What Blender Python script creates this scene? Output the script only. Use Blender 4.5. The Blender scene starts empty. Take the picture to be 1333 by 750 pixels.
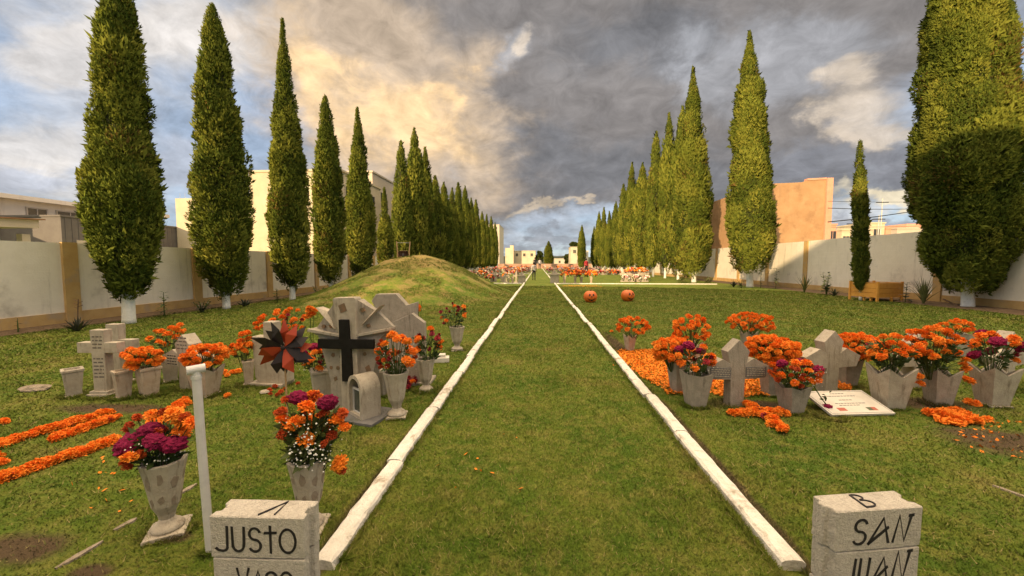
import bpy, bmesh, math, random
import numpy as np
from mathutils import Vector, Matrix, Euler, noise as mnoise
R = math.radians
rng = np.random.default_rng(7)
random.seed(7)
scene = bpy.context.scene
col = scene.collection

# ------------------------------------------------------------------ camera
EYE = 1.6
F = 500.0
cam_d = bpy.data.cameras.new('camera')
cam = bpy.data.objects.new('camera', cam_d); col.objects.link(cam)
cam.location = (0, 0, EYE)
cam.rotation_euler = (R(90 - 3.66), 0, R(3.89))
cam_d.sensor_width = 36; cam_d.lens = 36 * F / 1333
cam_d.clip_start = 0.05; cam_d.clip_end = 6000
scene.camera = cam
RM = Euler(cam.rotation_euler).to_matrix()

def ray(px, py):
    return RM @ Vector(((px - 666.5) / F, (375 - py) / F, -1.0))
def G(px, py, z=0.0):
    """world point where the sight line meets the level z"""
    d = ray(px, py); t = (z - EYE) / d.z
    return Vector((d.x * t, d.y * t, z))
def AY(px, py, Y):
    d = ray(px, py); t = Y / d.y
    return Vector((d.x * t, Y, EYE + d.z * t))

def CF(px):
    """a round body off the lens axis shows wider than it is; this takes that back"""
    return 1.0 / math.sqrt(1 + ((px - 666.5) / F) ** 2)

# ------------------------------------------------------------------ sky, sun, exposure
SUN_AZ, SUN_EL = R(33), R(12)         # travels toward +X +Y
sun_dir = Vector((math.sin(SUN_AZ) * math.cos(SUN_EL), math.cos(SUN_AZ) * math.cos(SUN_EL), -math.sin(SUN_EL)))
sd = bpy.data.lights.new('sun', 'SUN'); so = bpy.data.objects.new('sun', sd); col.objects.link(so)
sd.energy = 5.0; sd.angle = R(0.5); sd.color = (1.0, 0.72, 0.40)
so.rotation_euler = sun_dir.to_track_quat('-Z', 'Y').to_euler(); so.location = (-60, -60, 40)
vs = scene.view_settings
vs.view_transform = 'Standard'; vs.look = 'None'; vs.exposure = 0.42; vs.gamma = 1.0; vs.use_curve_mapping = False
scene.cycles.max_bounces = 6; scene.cycles.diffuse_bounces = 3; scene.cycles.transparent_max_bounces = 6

W = bpy.data.worlds.new('World'); scene.world = W; W.use_nodes = True
nt = W.node_tree; nt.nodes.clear()
NN = nt.nodes.new; LK = nt.links.new
def setin(sock, v):
    if hasattr(v, 'is_output') or isinstance(v, bpy.types.NodeSocket): LK(v, sock)
    else: sock.default_value = v
def MA(op, a, b=0.0, c=0.0, clamp=False):
    n = NN('ShaderNodeMath'); n.operation = op; n.use_clamp = clamp
    setin(n.inputs[0], a); setin(n.inputs[1], b); setin(n.inputs[2], c)
    return n.outputs[0]
def WNOISE(vec, scale, detail=8, rough=0.6, dist=0.0):
    n = NN('ShaderNodeTexNoise'); LK(vec, n.inputs['Vector'])
    n.inputs['Scale'].default_value = scale; n.inputs['Detail'].default_value = detail
    n.inputs['Roughness'].default_value = rough; n.inputs['Distortion'].default_value = dist
    return n
def MIXC(fac, a, b):
    n = NN('ShaderNodeMix'); n.data_type = 'RGBA'
    setin(n.inputs[0], fac)
    setin(n.inputs[6], a if not isinstance(a, tuple) else (*a, 1)); setin(n.inputs[7], b if not isinstance(b, tuple) else (*b, 1))
    return n.outputs[2]
SKY_STRENGTH = 0.1
tc = NN('ShaderNodeTexCoord'); sep = NN('ShaderNodeSeparateXYZ'); LK(tc.outputs['Generated'], sep.inputs[0])
dx, dy, dz = sep.outputs
den = MA('ADD', MA('MAXIMUM', dz, 0.0), 0.28)
comb = NN('ShaderNodeCombineXYZ'); LK(MA('DIVIDE', dx, den), comb.inputs[0]); LK(MA('DIVIDE', dy, den), comb.inputs[1]); LK(MA('MULTIPLY', dz, 1.6), comb.inputs[2])
cp = comb.outputs[0]
nA = WNOISE(cp, 1.3, 9, 0.58, 0.3); nB = WNOISE(cp, 3.4, 9, 0.62, 0.4)
comb2 = NN('ShaderNodeCombineXYZ'); LK(MA('MULTIPLY', dx, 2.6), comb2.inputs[0]); LK(MA('MULTIPLY', dy, 2.6), comb2.inputs[1]); LK(MA('MULTIPLY', dz, 3.8), comb2.inputs[2])
nC = WNOISE(comb2.outputs[0], 2.6, 10, 0.6, 0.2)
sA = NN('ShaderNodeSeparateColor'); LK(nA.outputs['Color'], sA.inputs[0])
yy = MA('MAXIMUM', dy, 0.12)
sC = NN('ShaderNodeSeparateColor'); LK(nC.outputs['Color'], sC.inputs[0])
u = MA('ADD', MA('DIVIDE', dx, yy), MA('ADD', MA('MULTIPLY_ADD', sA.outputs[0], 0.5, -0.25), MA('MULTIPLY_ADD', sC.outputs[1], 0.34, -0.17)))
v = MA('ADD', MA('DIVIDE', dz, yy), MA('ADD', MA('MULTIPLY_ADD', sA.outputs[2], 0.24, -0.12), MA('MULTIPLY_ADD', sC.outputs[2], 0.24, -0.12)))
def blob(px, py, sx, sy):
    d = ray(px, py); u0, v0 = d.x / d.y, d.z / d.y
    a = MA('MULTIPLY_ADD', u, F / sx, -u0 * F / sx); b = MA('MULTIPLY_ADD', v, F / sy, -v0 * F / sy)
    r2 = MA('MULTIPLY_ADD', a, a, MA('MULTIPLY', b, b))
    return MA('POWER', 2.718, MA('MULTIPLY', r2, -1.0))
def lay(base, colr, blobs, gain=1.3, nz=nC, lo=0.25, hi=0.75, contrast=1.0):
    lo, hi = lo - 0.14, hi + 0.22
    s = None
    for b in blobs:
        e = blob(*b)
        s = e if s is None else MA('ADD', s, e)
    m = MA('MULTIPLY', s, MA('MULTIPLY_ADD', nz.outputs[0], 1.6 * contrast, 1.0 - 0.8 * contrast))
    mr = NN('ShaderNodeMapRange'); mr.interpolation_type = 'SMOOTHSTEP'
    LK(m, mr.inputs[0]); mr.inputs[1].default_value = lo; mr.inputs[2].default_value = hi
    return MIXC(MA('MULTIPLY', mr.outputs[0], gain, 0, True), base, tuple(c / SKY_STRENGTH for c in colr))
sky = NN('ShaderNodeTexSky'); sky.sky_type = 'NISHITA'; sky.sun_disc = False
sky.sun_elevation = SUN_EL; sky.sun_rotation = SUN_AZ + math.pi
sky.altitude = 2100; sky.air_density = 1.0; sky.dust_density = 1.5
skyc = MIXC(0.65, sky.outputs[0], (3.6, 4.3, 5.5))
# thin veil of pale cloud everywhere
mrv = NN('ShaderNodeMapRange'); mrv.interpolation_type = 'SMOOTHSTEP'; LK(nA.outputs[0], mrv.inputs[0]); mrv.inputs[1].default_value = 0.42; mrv.inputs[2].default_value = 0.68
c0 = MIXC(MA('MULTIPLY', mrv.outputs[0], 0.8), skyc, (5.9, 5.6, 5.35))
c0 = lay(c0, (0.62, 0.57, 0.52), [(60, 190, 150, 60), (150, 60, 140, 50), (330, 40, 120, 50), (60, 90, 120, 30)], 0.75)
c0 = lay(c0, (0.40, 0.43, 0.50), [(60, 235, 130, 22), (230, 215, 60, 30)], 0.8)
# big dark bank
c0 = lay(c0, (0.205, 0.19, 0.185), [(800, 70, 330, 120), (700, 220, 230, 70), (1000, 230, 170, 60), (900, -60, 520, 110), (1120, 60, 90, 60), (560, 60, 110, 60)], 1.0, nC, 0.20, 0.78, 0.7)
c0 = lay(c0, (0.15, 0.155, 0.17), [(760, 215, 190, 45), (1010, 245, 200, 28), (860, 60, 110, 40)], 0.75)
# sunlit flank of the bank
c0 = lay(c0, (0.52, 0.405, 0.295), [(470, 130, 120, 110), (560, 190, 90, 70), (400, 60, 80, 90), (620, 130, 60, 60), (480, 40, 90, 50)], 0.85, nC, 0.2, 0.8)
c0 = lay(c0, (0.96, 0.66, 0.35), [(555, 165, 80, 55), (395, 75, 40, 70), (450, 140, 60, 50), (600, 125, 36, 26)], 0.8, nC, 0.3, 0.9, 1.7)
c0 = lay(c0, (0.36, 0.37, 0.40), [(1060, 60, 90, 40), (690, 80, 36, 30), (1020, 110, 60, 50), (930, 95, 40, 40)], 0.6, nC, 0.3, 0.8, 1.3)
c0 = lay(c0, (0.66, 0.55, 0.43), [(1145, 150, 55, 32), (1105, 95, 30, 20), (1090, 185, 36, 18), (700, 75, 20, 22)], 0.68, nC, 0.3, 0.8, 1.2)
c0 = lay(c0, (0.22, 0.225, 0.25), [(1120, 228, 120, 22), (1180, 200, 60, 16)], 0.85)
# bright strip along the horizon
c0 = lay(c0, (0.36, 0.40, 0.47), [(700, 295, 100, 16)], 0.6, nC, 0.25, 0.8)
c0 = lay(c0, (0.60, 0.48, 0.34), [(668, 266, 30, 9), (725, 265, 22, 6), (690, 255, 14, 8)], 0.6, nC, 0.28, 0.7, 1.2)
c0 = lay(c0, (0.72, 0.62, 0.44), [(1150, 262, 75, 12), (1230, 255, 50, 14)], 0.95, nC, 0.3, 0.7)
c0 = lay(c0, (0.25, 0.26, 0.29), [(700, 318, 160, 12), (1130, 300, 100, 12)], 0.8, nC, 0.2, 0.7)
# bright warm cap added overhead, out of view, to light the ground
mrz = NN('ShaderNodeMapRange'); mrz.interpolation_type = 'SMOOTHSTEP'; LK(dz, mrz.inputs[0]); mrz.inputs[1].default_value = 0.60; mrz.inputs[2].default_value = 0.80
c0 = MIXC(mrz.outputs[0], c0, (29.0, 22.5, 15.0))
nD = WNOISE(comb2.outputs[0], 5.5, 12, 0.66, 0.6)
mod = MA('MULTIPLY', MA('MULTIPLY_ADD', nB.outputs[0], 0.9, 0.55), MA('MULTIPLY_ADD', nD.outputs[0], 1.2, 0.4))
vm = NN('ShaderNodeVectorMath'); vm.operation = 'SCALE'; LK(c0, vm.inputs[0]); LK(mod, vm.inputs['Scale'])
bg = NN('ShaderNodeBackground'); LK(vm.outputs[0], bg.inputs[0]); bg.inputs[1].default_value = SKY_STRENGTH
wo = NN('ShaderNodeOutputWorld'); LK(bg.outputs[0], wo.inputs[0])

# ------------------------------------------------------------------ materials
MATS = {}
def mat(name, c1, c2=None, scale=8.0, rough=0.8, bump=0.0, bscale=40.0, c3=None, c3scale=1.5, c3lo=0.55, c3hi=0.7, rnd=None, spec=0.3, detail=6, coord='Object', streak=None, sscale=(9, 9, 0.7), slo=0.55, shi=0.75, courses=0):
    """two-tone noise material, optional third patchy tone and optional per-object variation"""
    m = bpy.data.materials.new(name); m.use_nodes = True; t = m.node_tree; t.nodes.clear()
    N = t.nodes.new; L = t.links.new
    out = N('ShaderNodeOutputMaterial'); p = N('ShaderNodeBsdfPrincipled'); L(p.outputs[0], out.inputs[0])
    p.inputs['Roughness'].default_value = rough; p.inputs['Specular IOR Level'].default_value = spec
    tcn = N('ShaderNodeTexCoord'); vec = tcn.outputs[coord]
    def nz(s, d=detail):
        n = N('ShaderNodeTexNoise'); n.inputs['Scale'].default_value = s; n.inputs['Detail'].default_value = d; n.inputs['Roughness'].default_value = 0.65
        L(vec, n.inputs['Vector']); return n.outputs[0]
    def mx(f, a, b):
        n = N('ShaderNodeMix'); n.data_type = 'RGBA'
        if isinstance(f, float): n.inputs[0].default_value = f
        else: L(f, n.inputs[0])
        for i, s in ((6, a), (7, b)):
            if isinstance(s, tuple): n.inputs[i].default_value = (*s, 1)
            else: L(s, n.inputs[i])
        return n.outputs[2]
    def ramp(v, lo, hi):
        n = N('ShaderNodeMapRange'); n.interpolation_type = 'SMOOTHSTEP'; L(v, n.inputs[0]); n.inputs[1].default_value = lo; n.inputs[2].default_value = hi
        return n.outputs[0]
    c = mx(ramp(nz(scale), 0.3, 0.7), c1, c2 or c1)
    if c3: c = mx(ramp(nz(c3scale), c3lo, c3hi), c, c3)
    if streak:
        mp = N('ShaderNodeMapping'); mp.inputs['Scale'].default_value = sscale; L(vec, mp.inputs[0]); n_ = N('ShaderNodeTexNoise'); n_.inputs['Scale'].default_value = 1.0; n_.inputs['Detail'].default_value = 7; n_.inputs['Roughness'].default_value = 0.7; L(mp.outputs[0], n_.inputs['Vector'])
        c = mx(ramp(n_.outputs[0], slo, shi), c, streak)
    if rnd:
        oi = N('ShaderNodeObjectInfo'); c = mx(ramp(oi.outputs['Random'], 0, 1), c, mx(0.6, c, rnd))
    L(c, p.inputs['Base Color'])
    if bump:
        b = N('ShaderNodeBump'); b.inputs['Strength'].default_value = bump; b.inputs['Distance'].default_value = 0.02
        if courses:
            wv = N('ShaderNodeTexWave'); wv.wave_type = 'BANDS'; wv.bands_direction = 'Z'; wv.wave_profile = 'SAW'; wv.inputs['Scale'].default_value = courses; wv.inputs['Distortion'].default_value = 0.6; wv.inputs['Detail'].default_value = 3; L(vec, wv.inputs['Vector'])
            ad = N('ShaderNodeMath'); ad.operation = 'MULTIPLY_ADD'; L(wv.outputs[1], ad.inputs[0]); ad.inputs[1].default_value = 0.35; L(nz(bscale, 8), ad.inputs[2]); L(ad.outputs[0], b.inputs['Height'])
        else: L(nz(bscale, 8), b.inputs['Height'])
        L(b.outputs[0], p.inputs['Normal'])
    MATS[name] = m
    return m

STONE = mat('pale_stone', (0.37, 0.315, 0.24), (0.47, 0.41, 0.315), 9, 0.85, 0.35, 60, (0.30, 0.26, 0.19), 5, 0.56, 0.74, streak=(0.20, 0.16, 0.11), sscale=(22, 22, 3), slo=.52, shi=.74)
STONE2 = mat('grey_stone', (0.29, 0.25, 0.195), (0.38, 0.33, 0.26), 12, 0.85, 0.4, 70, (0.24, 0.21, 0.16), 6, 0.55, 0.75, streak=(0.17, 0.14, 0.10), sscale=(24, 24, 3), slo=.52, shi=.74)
STONEW = mat('brown_stone', (0.42, 0.33, 0.23), (0.52, 0.43, 0.32), 7, 0.8, 0.3, 60, (0.30, 0.21, 0.12), 5, 0.5, 0.7, streak=(0.22, 0.15, 0.08), sscale=(22, 22, 3), slo=.52, shi=.74)
CHIP = mat('stone_chip', (0.22, 0.17, 0.12), (0.30, 0.24, 0.18), 22, 0.6, 0.2, 90)
CHIPD = mat('dark_chip', (0.12, 0.10, 0.06), (0.24, 0.13, 0.07), 14, 0.6, 0.2, 90)
BLACK = mat('black_marble', (0.008, 0.007, 0.006), (0.016, 0.014, 0.012), 10, 0.55, 0.05, 50, spec=0.15)
SLATE = mat('slate', (0.12, 0.115, 0.11), (0.17, 0.16, 0.15), 12, 0.75, 0.2, 60)
BLOCK = mat('concrete_block', (0.50, 0.44, 0.36), (0.64, 0.58, 0.48), 55, 0.95, 0.9, 110, (0.30, 0.26, 0.2), 7, 0.58, 0.75)
PAINT = mat('black_paint', (0.012, 0.010, 0.010), (0.03, 0.025, 0.025), 30, 0.6)
ENGR = mat('engraving', (0.10, 0.085, 0.07), (0.16, 0.14, 0.11), 60, 0.8)
KERBM = mat('whitewashed_concrete', (0.66, 0.61, 0.52), (0.78, 0.73, 0.64), 14, 0.9, 0.8, 45, (0.36, 0.30, 0.22), 5, 0.55, 0.70, streak=(0.30, 0.24, 0.16), sscale=(9, 3, 9), slo=.56, shi=.72)
WALLW = mat('white_render', (0.74, 0.68, 0.57), (0.82, 0.76, 0.65), 1.6, 0.9, 0.35, 25, (0.44, 0.39, 0.32), 0.8, 0.52, 0.75, streak=(0.38, 0.33, 0.26), sscale=(3, 3, .35), slo=.53, shi=.8, courses=1.57)
OCHRE = mat('ochre_paint', (0.46, 0.29, 0.11), (0.54, 0.36, 0.15), 3, 0.85, 0.2, 25, (0.40, 0.30, 0.19), 1.7, 0.52, 0.7)
WASH = mat('whitewash', (0.70, 0.68, 0.62), (0.78, 0.76, 0.70), 9, 0.9, 0.9, 18, (0.42, 0.37, 0.3), 6, 0.58, 0.72)
STEEL = mat('painted_steel', (0.52, 0.50, 0.47), (0.60, 0.58, 0.54), 16, 0.45, 0.1, 60, (0.36, 0.33, 0.29), 14, 0.6, 0.75, spec=0.5)
WOODO = mat('varnished_pine', (0.66, 0.30, 0.055), (0.76, 0.38, 0.08), 6, 0.5, 0.2, 30)
WOOD = mat('raw_wood', (0.36, 0.22, 0.10), (0.46, 0.30, 0.15), 12, 0.7, 0.3, 40)
CREAM = mat('cream_render', (0.56, 0.47, 0.33), (0.64, 0.55, 0.40), 0.8, 0.9, 0.2, 6, (0.48, 0.41, 0.32), 0.35, 0.5, 0.7, streak=(0.44, 0.36, 0.26), sscale=(1.6, 1.6, .15), slo=.52, shi=.8)
HOUSEW = mat('off_white_render', (0.70, 0.63, 0.54), (0.78, 0.71, 0.61), 0.7, 0.9, 0.1, 6, streak=(0.46, 0.39, 0.32), sscale=(1.6, 1.6, .15), slo=.52, shi=.8)
BEIGE = mat('beige_render', (0.50, 0.43, 0.35), (0.56, 0.49, 0.40), 0.6, 0.9, 0.1, 6)
PEACH = mat('bare_brick_render', (0.40, 0.235, 0.12), (0.48, 0.295, 0.16), 1.2, 0.95, 0.5, 9, (0.32, 0.185, 0.095), 0.5, 0.5, 0.7, streak=(0.30, 0.18, 0.10), sscale=(1.2, 1.2, .3), slo=.52, shi=.8)
PINKP = mat('pink_paint', (0.60, 0.30, 0.20), (0.66, 0.36, 0.25), 2, 0.9)
GREYP = mat('grey_cladding', (0.135, 0.12, 0.115), (0.165, 0.15, 0.14), 2, 0.7)
ROOFR = mat('red_roof', (0.26, 0.14, 0.08), (0.32, 0.18, 0.10), 3, 0.85)
GLASS = mat('dark_glass', (0.03, 0.032, 0.036), (0.05, 0.05, 0.055), 2, 0.15, spec=0.6)
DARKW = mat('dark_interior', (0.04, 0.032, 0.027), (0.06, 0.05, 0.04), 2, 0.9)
CONC = mat('facade_stone', (0.26, 0.225, 0.18), (0.32, 0.28, 0.23), 0.7, 0.9, 0.2, 5)
WIREM = mat('cable_black', (0.03, 0.03, 0.03), None, 3, 0.7)
WHITEP = mat('white_panel', (0.58, 0.53, 0.45), (0.66, 0.61, 0.52), 8, 0.5, 0.05, 60)
MARI = mat('marigold_petals', (0.86, 0.17, 0.010), (0.90, 0.24, 0.014), 60, 0.75, 0.3, 200, rnd=(0.92, 0.34, 0.03))
MARID = mat('rust_petals', (0.48, 0.06, 0.010), (0.62, 0.11, 0.012), 60, 0.8, 0.3, 200, rnd=(0.30, 0.03, 0.01))
CROWNF = mat('magenta_velvet', (0.26, 0.005, 0.050), (0.38, 0.012, 0.085), 60, 0.9, 0.8, 130, rnd=(0.24, 0.005, 0.05))
REDF = mat('dark_red_petals', (0.16, 0.006, 0.018), (0.25, 0.012, 0.03), 60, 0.7, 0.2, 200, rnd=(0.34, 0.02, 0.02))
PINKF = mat('pink_petals', (0.62, 0.22, 0.22), (0.72, 0.36, 0.33), 30, 0.8, rnd=(0.55, 0.14, 0.2))
CREAMF = mat('cream_petals', (0.72, 0.58, 0.42), (0.78, 0.66, 0.52), 30, 0.8, rnd=(0.7, 0.42, 0.3))
WHITEF = mat('white_petals', (0.74, 0.72, 0.64), None, 30, 0.8)
LEAFM = mat('bouquet_leaf', (0.025, 0.05, 0.010), (0.06, 0.10, 0.022), 20, 0.6, rnd=(0.10, 0.11, 0.03))
STEMM = mat('green_stem', (0.05, 0.08, 0.015), (0.09, 0.12, 0.03), 20, 0.7)
AGAVE = mat('agave_leaf', (0.035, 0.05, 0.03), (0.06, 0.075, 0.045), 6, 0.6, rnd=(0.08, 0.06, 0.04))
PLANTG = mat('plant_leaf', (0.05, 0.085, 0.016), (0.09, 0.12, 0.03), 6, 0.55, rnd=(0.12, 0.13, 0.035))
PLANTY = mat('reed_leaf', (0.10, 0.11, 0.035), (0.15, 0.15, 0.05), 6, 0.6)
BARK = mat('bark', (0.10, 0.06, 0.035), (0.16, 0.10, 0.06), 8, 0.9, 0.8, 20)
PUMP = mat('pumpkin_skin', (0.62, 0.115, 0.012), (0.70, 0.16, 0.018), 6, 0.45, 0.1, 30, spec=0.5)
ROCKM = mat('field_rock', (0.22, 0.17, 0.12), (0.34, 0.28, 0.21), 9, 0.9, 0.8, 30)
PAPERO = mat('orange_paper', (0.30, 0.040, 0.014), (0.40, 0.06, 0.016), 5, 0.5, rnd=(0.35, 0.04, 0.015))
PAPERK = mat('black_paper', (0.015, 0.011, 0.012), (0.03, 0.02, 0.018), 5, 0.5)
SKIN = mat('skin', (0.36, 0.20, 0.13), None, 5, 0.6)
CLOTHD = mat('dark_cloth', (0.018, 0.018, 0.024), (0.03, 0.03, 0.036), 9, 0.9)
CLOTHW = mat('pale_cloth', (0.45, 0.42, 0.42), None, 9, 0.9)
CLOTHR = mat('red_cloth', (0.36, 0.03, 0.04), None, 9, 0.9)
HAIR = mat('hair', (0.012, 0.009, 0.008), None, 9, 0.6)
RUST = mat('rusty_metal', (0.16, 0.085, 0.05), (0.26, 0.15, 0.09), 8, 0.7, 0.2, 30)
DIRT = mat('bare_soil', (0.10, 0.065, 0.035), (0.15, 0.10, 0.06), 6, 0.95, 0.8, 20)

def attr_leaf(name, dark, mid, light, brown, trans=0.25, clump=False):
    m = bpy.data.materials.new(name); m.use_nodes = True; t = m.node_tree; t.nodes.clear(); N = t.nodes.new; L = t.links.new
    out = N('ShaderNodeOutputMaterial'); at = N('ShaderNodeAttribute'); at.attribute_name = 'tone'
    cr = N('ShaderNodeValToRGB'); e = cr.color_ramp.elements
    e[0].position = 0.0; e[0].color = (*brown, 1); e[1].position = 1.0; e[1].color = (*light, 1)
    x = e.new(0.12); x.color = (*dark, 1); x = e.new(0.5); x.color = (*mid, 1)
    L(at.outputs['Fac'], cr.inputs[0])
    d = N('ShaderNodeBsdfDiffuse'); tr = N('ShaderNodeBsdfTranslucent'); mx = N('ShaderNodeMixShader'); mx.inputs[0].default_value = trans
    if clump:
        an = N('ShaderNodeAttribute'); an.attribute_name = 'clump'; vt = N('ShaderNodeVectorTransform'); vt.vector_type = 'NORMAL'; vt.convert_from = 'OBJECT'; vt.convert_to = 'WORLD'
        L(an.outputs['Vector'], vt.inputs[0]); ge = N('ShaderNodeNewGeometry'); sc_ = N('ShaderNodeVectorMath'); sc_.operation = 'SCALE'; L(ge.outputs['Normal'], sc_.inputs[0]); sc_.inputs['Scale'].default_value = 0.38
        ad = N('ShaderNodeVectorMath'); L(vt.outputs[0], ad.inputs[0]); L(sc_.outputs[0], ad.inputs[1]); nn_ = N('ShaderNodeVectorMath'); nn_.operation = 'NORMALIZE'; L(ad.outputs[0], nn_.inputs[0]); L(nn_.outputs[0], d.inputs['Normal'])
    L(cr.outputs[0], d.inputs[0]); L(cr.outputs[0], tr.inputs[0]); L(d.outputs[0], mx.inputs[1]); L(tr.outputs[0], mx.inputs[2]); L(mx.outputs[0], out.inputs[0])
    return m
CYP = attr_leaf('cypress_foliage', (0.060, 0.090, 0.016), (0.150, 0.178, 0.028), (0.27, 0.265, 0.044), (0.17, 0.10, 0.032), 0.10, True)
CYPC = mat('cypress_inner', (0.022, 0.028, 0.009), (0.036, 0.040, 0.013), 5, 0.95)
TREEM = attr_leaf('broadleaf', (0.03, 0.045, 0.012), (0.055, 0.07, 0.018), (0.09, 0.10, 0.03), (0.07, 0.05, 0.02))

def grass_mat(name, base_only, dry=False):
    m = bpy.data.materials.new(name); m.use_nodes = True; t = m.node_tree; t.nodes.clear(); N = t.nodes.new; L = t.links.new
    out = N('ShaderNodeOutputMaterial'); p = N('ShaderNodeBsdfPrincipled'); L(p.outputs[0], out.inputs[0])
    p.inputs['Roughness'].default_value = 0.9; p.inputs['Specular IOR Level'].default_value = 0.15
    ge = N('ShaderNodeNewGeometry'); vec = ge.outputs['Position']
    def nz(s, d=6, r=0.65):
        n = N('ShaderNodeTexNoise'); n.inputs['Scale'].default_value = s; n.inputs['Detail'].default_value = d; n.inputs['Roughness'].default_value = r
        L(vec, n.inputs['Vector']); return n.outputs[0]
    def ramp(v, lo, hi):
        n = N('ShaderNodeMapRange'); n.interpolation_type = 'SMOOTHSTEP'; L(v, n.inputs[0]); n.inputs[1].default_value = lo; n.inputs[2].default_value = hi; return n.outputs[0]
    def mx(f, a, b):
        n = N('ShaderNodeMix'); n.data_type = 'RGBA'; L(f, n.inputs[0])
        for i, s in ((6, a), (7, b)):
            if isinstance(s, tuple): n.inputs[i].default_value = (*s, 1)
            else: L(s, n.inputs[i])
        return n.outputs[2]
    def mth(op, a, b):
        n = N('ShaderNodeMath'); n.operation = op
        for i, s in ((0, a), (1, b)):
            if isinstance(s, float): n.inputs[i].default_value = s
            else: L(s, n.inputs[i])
        return n.outputs[0]
    c = mx(ramp(nz(1.1), 0.36, 0.64), (0.079, 0.140, 0.013), (0.155, 0.186, 0.023))
    c = mx(ramp(nz(7.0), 0.42, 0.66), c, (0.19, 0.20, 0.038))
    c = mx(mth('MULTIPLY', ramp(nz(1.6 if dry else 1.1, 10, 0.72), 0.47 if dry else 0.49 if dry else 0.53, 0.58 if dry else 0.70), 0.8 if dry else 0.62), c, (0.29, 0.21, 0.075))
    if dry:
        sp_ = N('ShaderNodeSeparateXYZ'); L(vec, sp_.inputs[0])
        c = mx(mth('MULTIPLY', ramp(mth('ADD', mth('MULTIPLY', sp_.outputs[2], 0.35), nz(2.6, 10, 0.75)), 0.80, 1.15), 0.75), c, (0.34, 0.23, 0.085))  # tan tint toward the top paints in golden sunlight over dry turf
    if base_only:
        c = mx(ramp(nz(22.0, 6, 0.8), 0.50, 0.66), c, (0.062, 0.105, 0.014))
    # worn, bare places
    sepn = N('ShaderNodeSeparateXYZ'); L(vec, sepn.inputs[0])
    def spot(x, y, rx, ry):
        a = mth('DIVIDE', mth('SUBTRACT', sepn.outputs[0], float(x)), float(rx)); b = mth('DIVIDE', mth('SUBTRACT', sepn.outputs[1], float(y)), float(ry))
        r2 = mth('ADD', mth('MULTIPLY', a, a), mth('MULTIPLY', b, b))
        return mth('POWER', 2.718, mth('MULTIPLY', r2, -1.0))
    acc = None
    for s in SPOTS:
        q = spot(*s); acc = q if acc is None else mth('MAXIMUM', acc, q)
    acc = ramp(mth('MULTIPLY', acc, mth('ADD', nz(6.0, 8), 0.45)), 0.42, 0.85)
    c = mx(acc, c, (0.10, 0.068, 0.036) if base_only else (0.115, 0.085, 0.045))
    if not base_only:
        at = N('ShaderNodeAttribute'); at.attribute_name = 'tone'
        c = mx(ramp(at.outputs['Fac'], 0.86, 1.0), c, (0.33, 0.27, 0.11))
        c = mx(mth('MULTIPLY', ramp(at.outputs['Fac'], 0.35, 0.0), 0.6), c, (0.08, 0.125, 0.02))
    L(c, p.inputs['Base Color'])
    if base_only:
        b = N('ShaderNodeBump'); b.inputs['Strength'].default_value = 0.9; b.inputs['Distance'].default_value = 0.03
        L(mth('ADD', nz(38.0, 8, 0.75), mth('MULTIPLY', nz(7.0), 0.6)), b.inputs['Height']); L(b.outputs[0], p.inputs['Normal'])
    else:
        cn = N('ShaderNodeVectorMath'); cn.operation = 'NORMALIZE'; ad = N('ShaderNodeVectorMath'); ad.operation = 'ADD'
        sc_ = N('ShaderNodeVectorMath'); sc_.operation = 'SCALE'; L(ge.outputs['Normal'], sc_.inputs[0]); sc_.inputs['Scale'].default_value = 0.35
        L(sc_.outputs[0], ad.inputs[0]); ad.inputs[1].default_value = (0, 0, 1); L(ad.outputs[0], cn.inputs[0]); L(cn.outputs[0], p.inputs['Normal'])
        tr = N('ShaderNodeBsdfTranslucent'); L(c, tr.inputs[0]); ms = N('ShaderNodeMixShader'); ms.inputs[0].default_value = 0.3
        L(p.outputs[0], ms.inputs[1]); L(tr.outputs[0], ms.inputs[2]); L(ms.outputs[0], out.inputs[0])
    return m
_a = G(20, 715); _b = G(120, 745); _c = G(1310, 575); _d = G(150, 532); _e = G(980, 527); _f = G(1200, 525); _g = G(230, 700)
SPOTS = [(_a.x, _a.y, 0.42, 0.2), (_b.x, _b.y, 0.16, 0.08), (_c.x, _c.y, 0.7, 0.5), (_d.x, _d.y, 1.0, 0.22), (_e.x, _e.y, 0.8, 0.25), (_f.x, _f.y, 0.9, 0.3), (_g.x, _g.y, 0.14, 0.07),
         (-1.16, 3.0, 0.09, 3.0), (1.42, 3.2, 0.09, 2.6), (1.55, 7.5, 0.2, 2.0), (15.4, 15.0, 0.7, 9.0), (-11.7, 14.0, 0.4, 9.0)]
LAWN = grass_mat('lawn_turf', True); BLADE = grass_mat('grass_blade', False)

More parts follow.
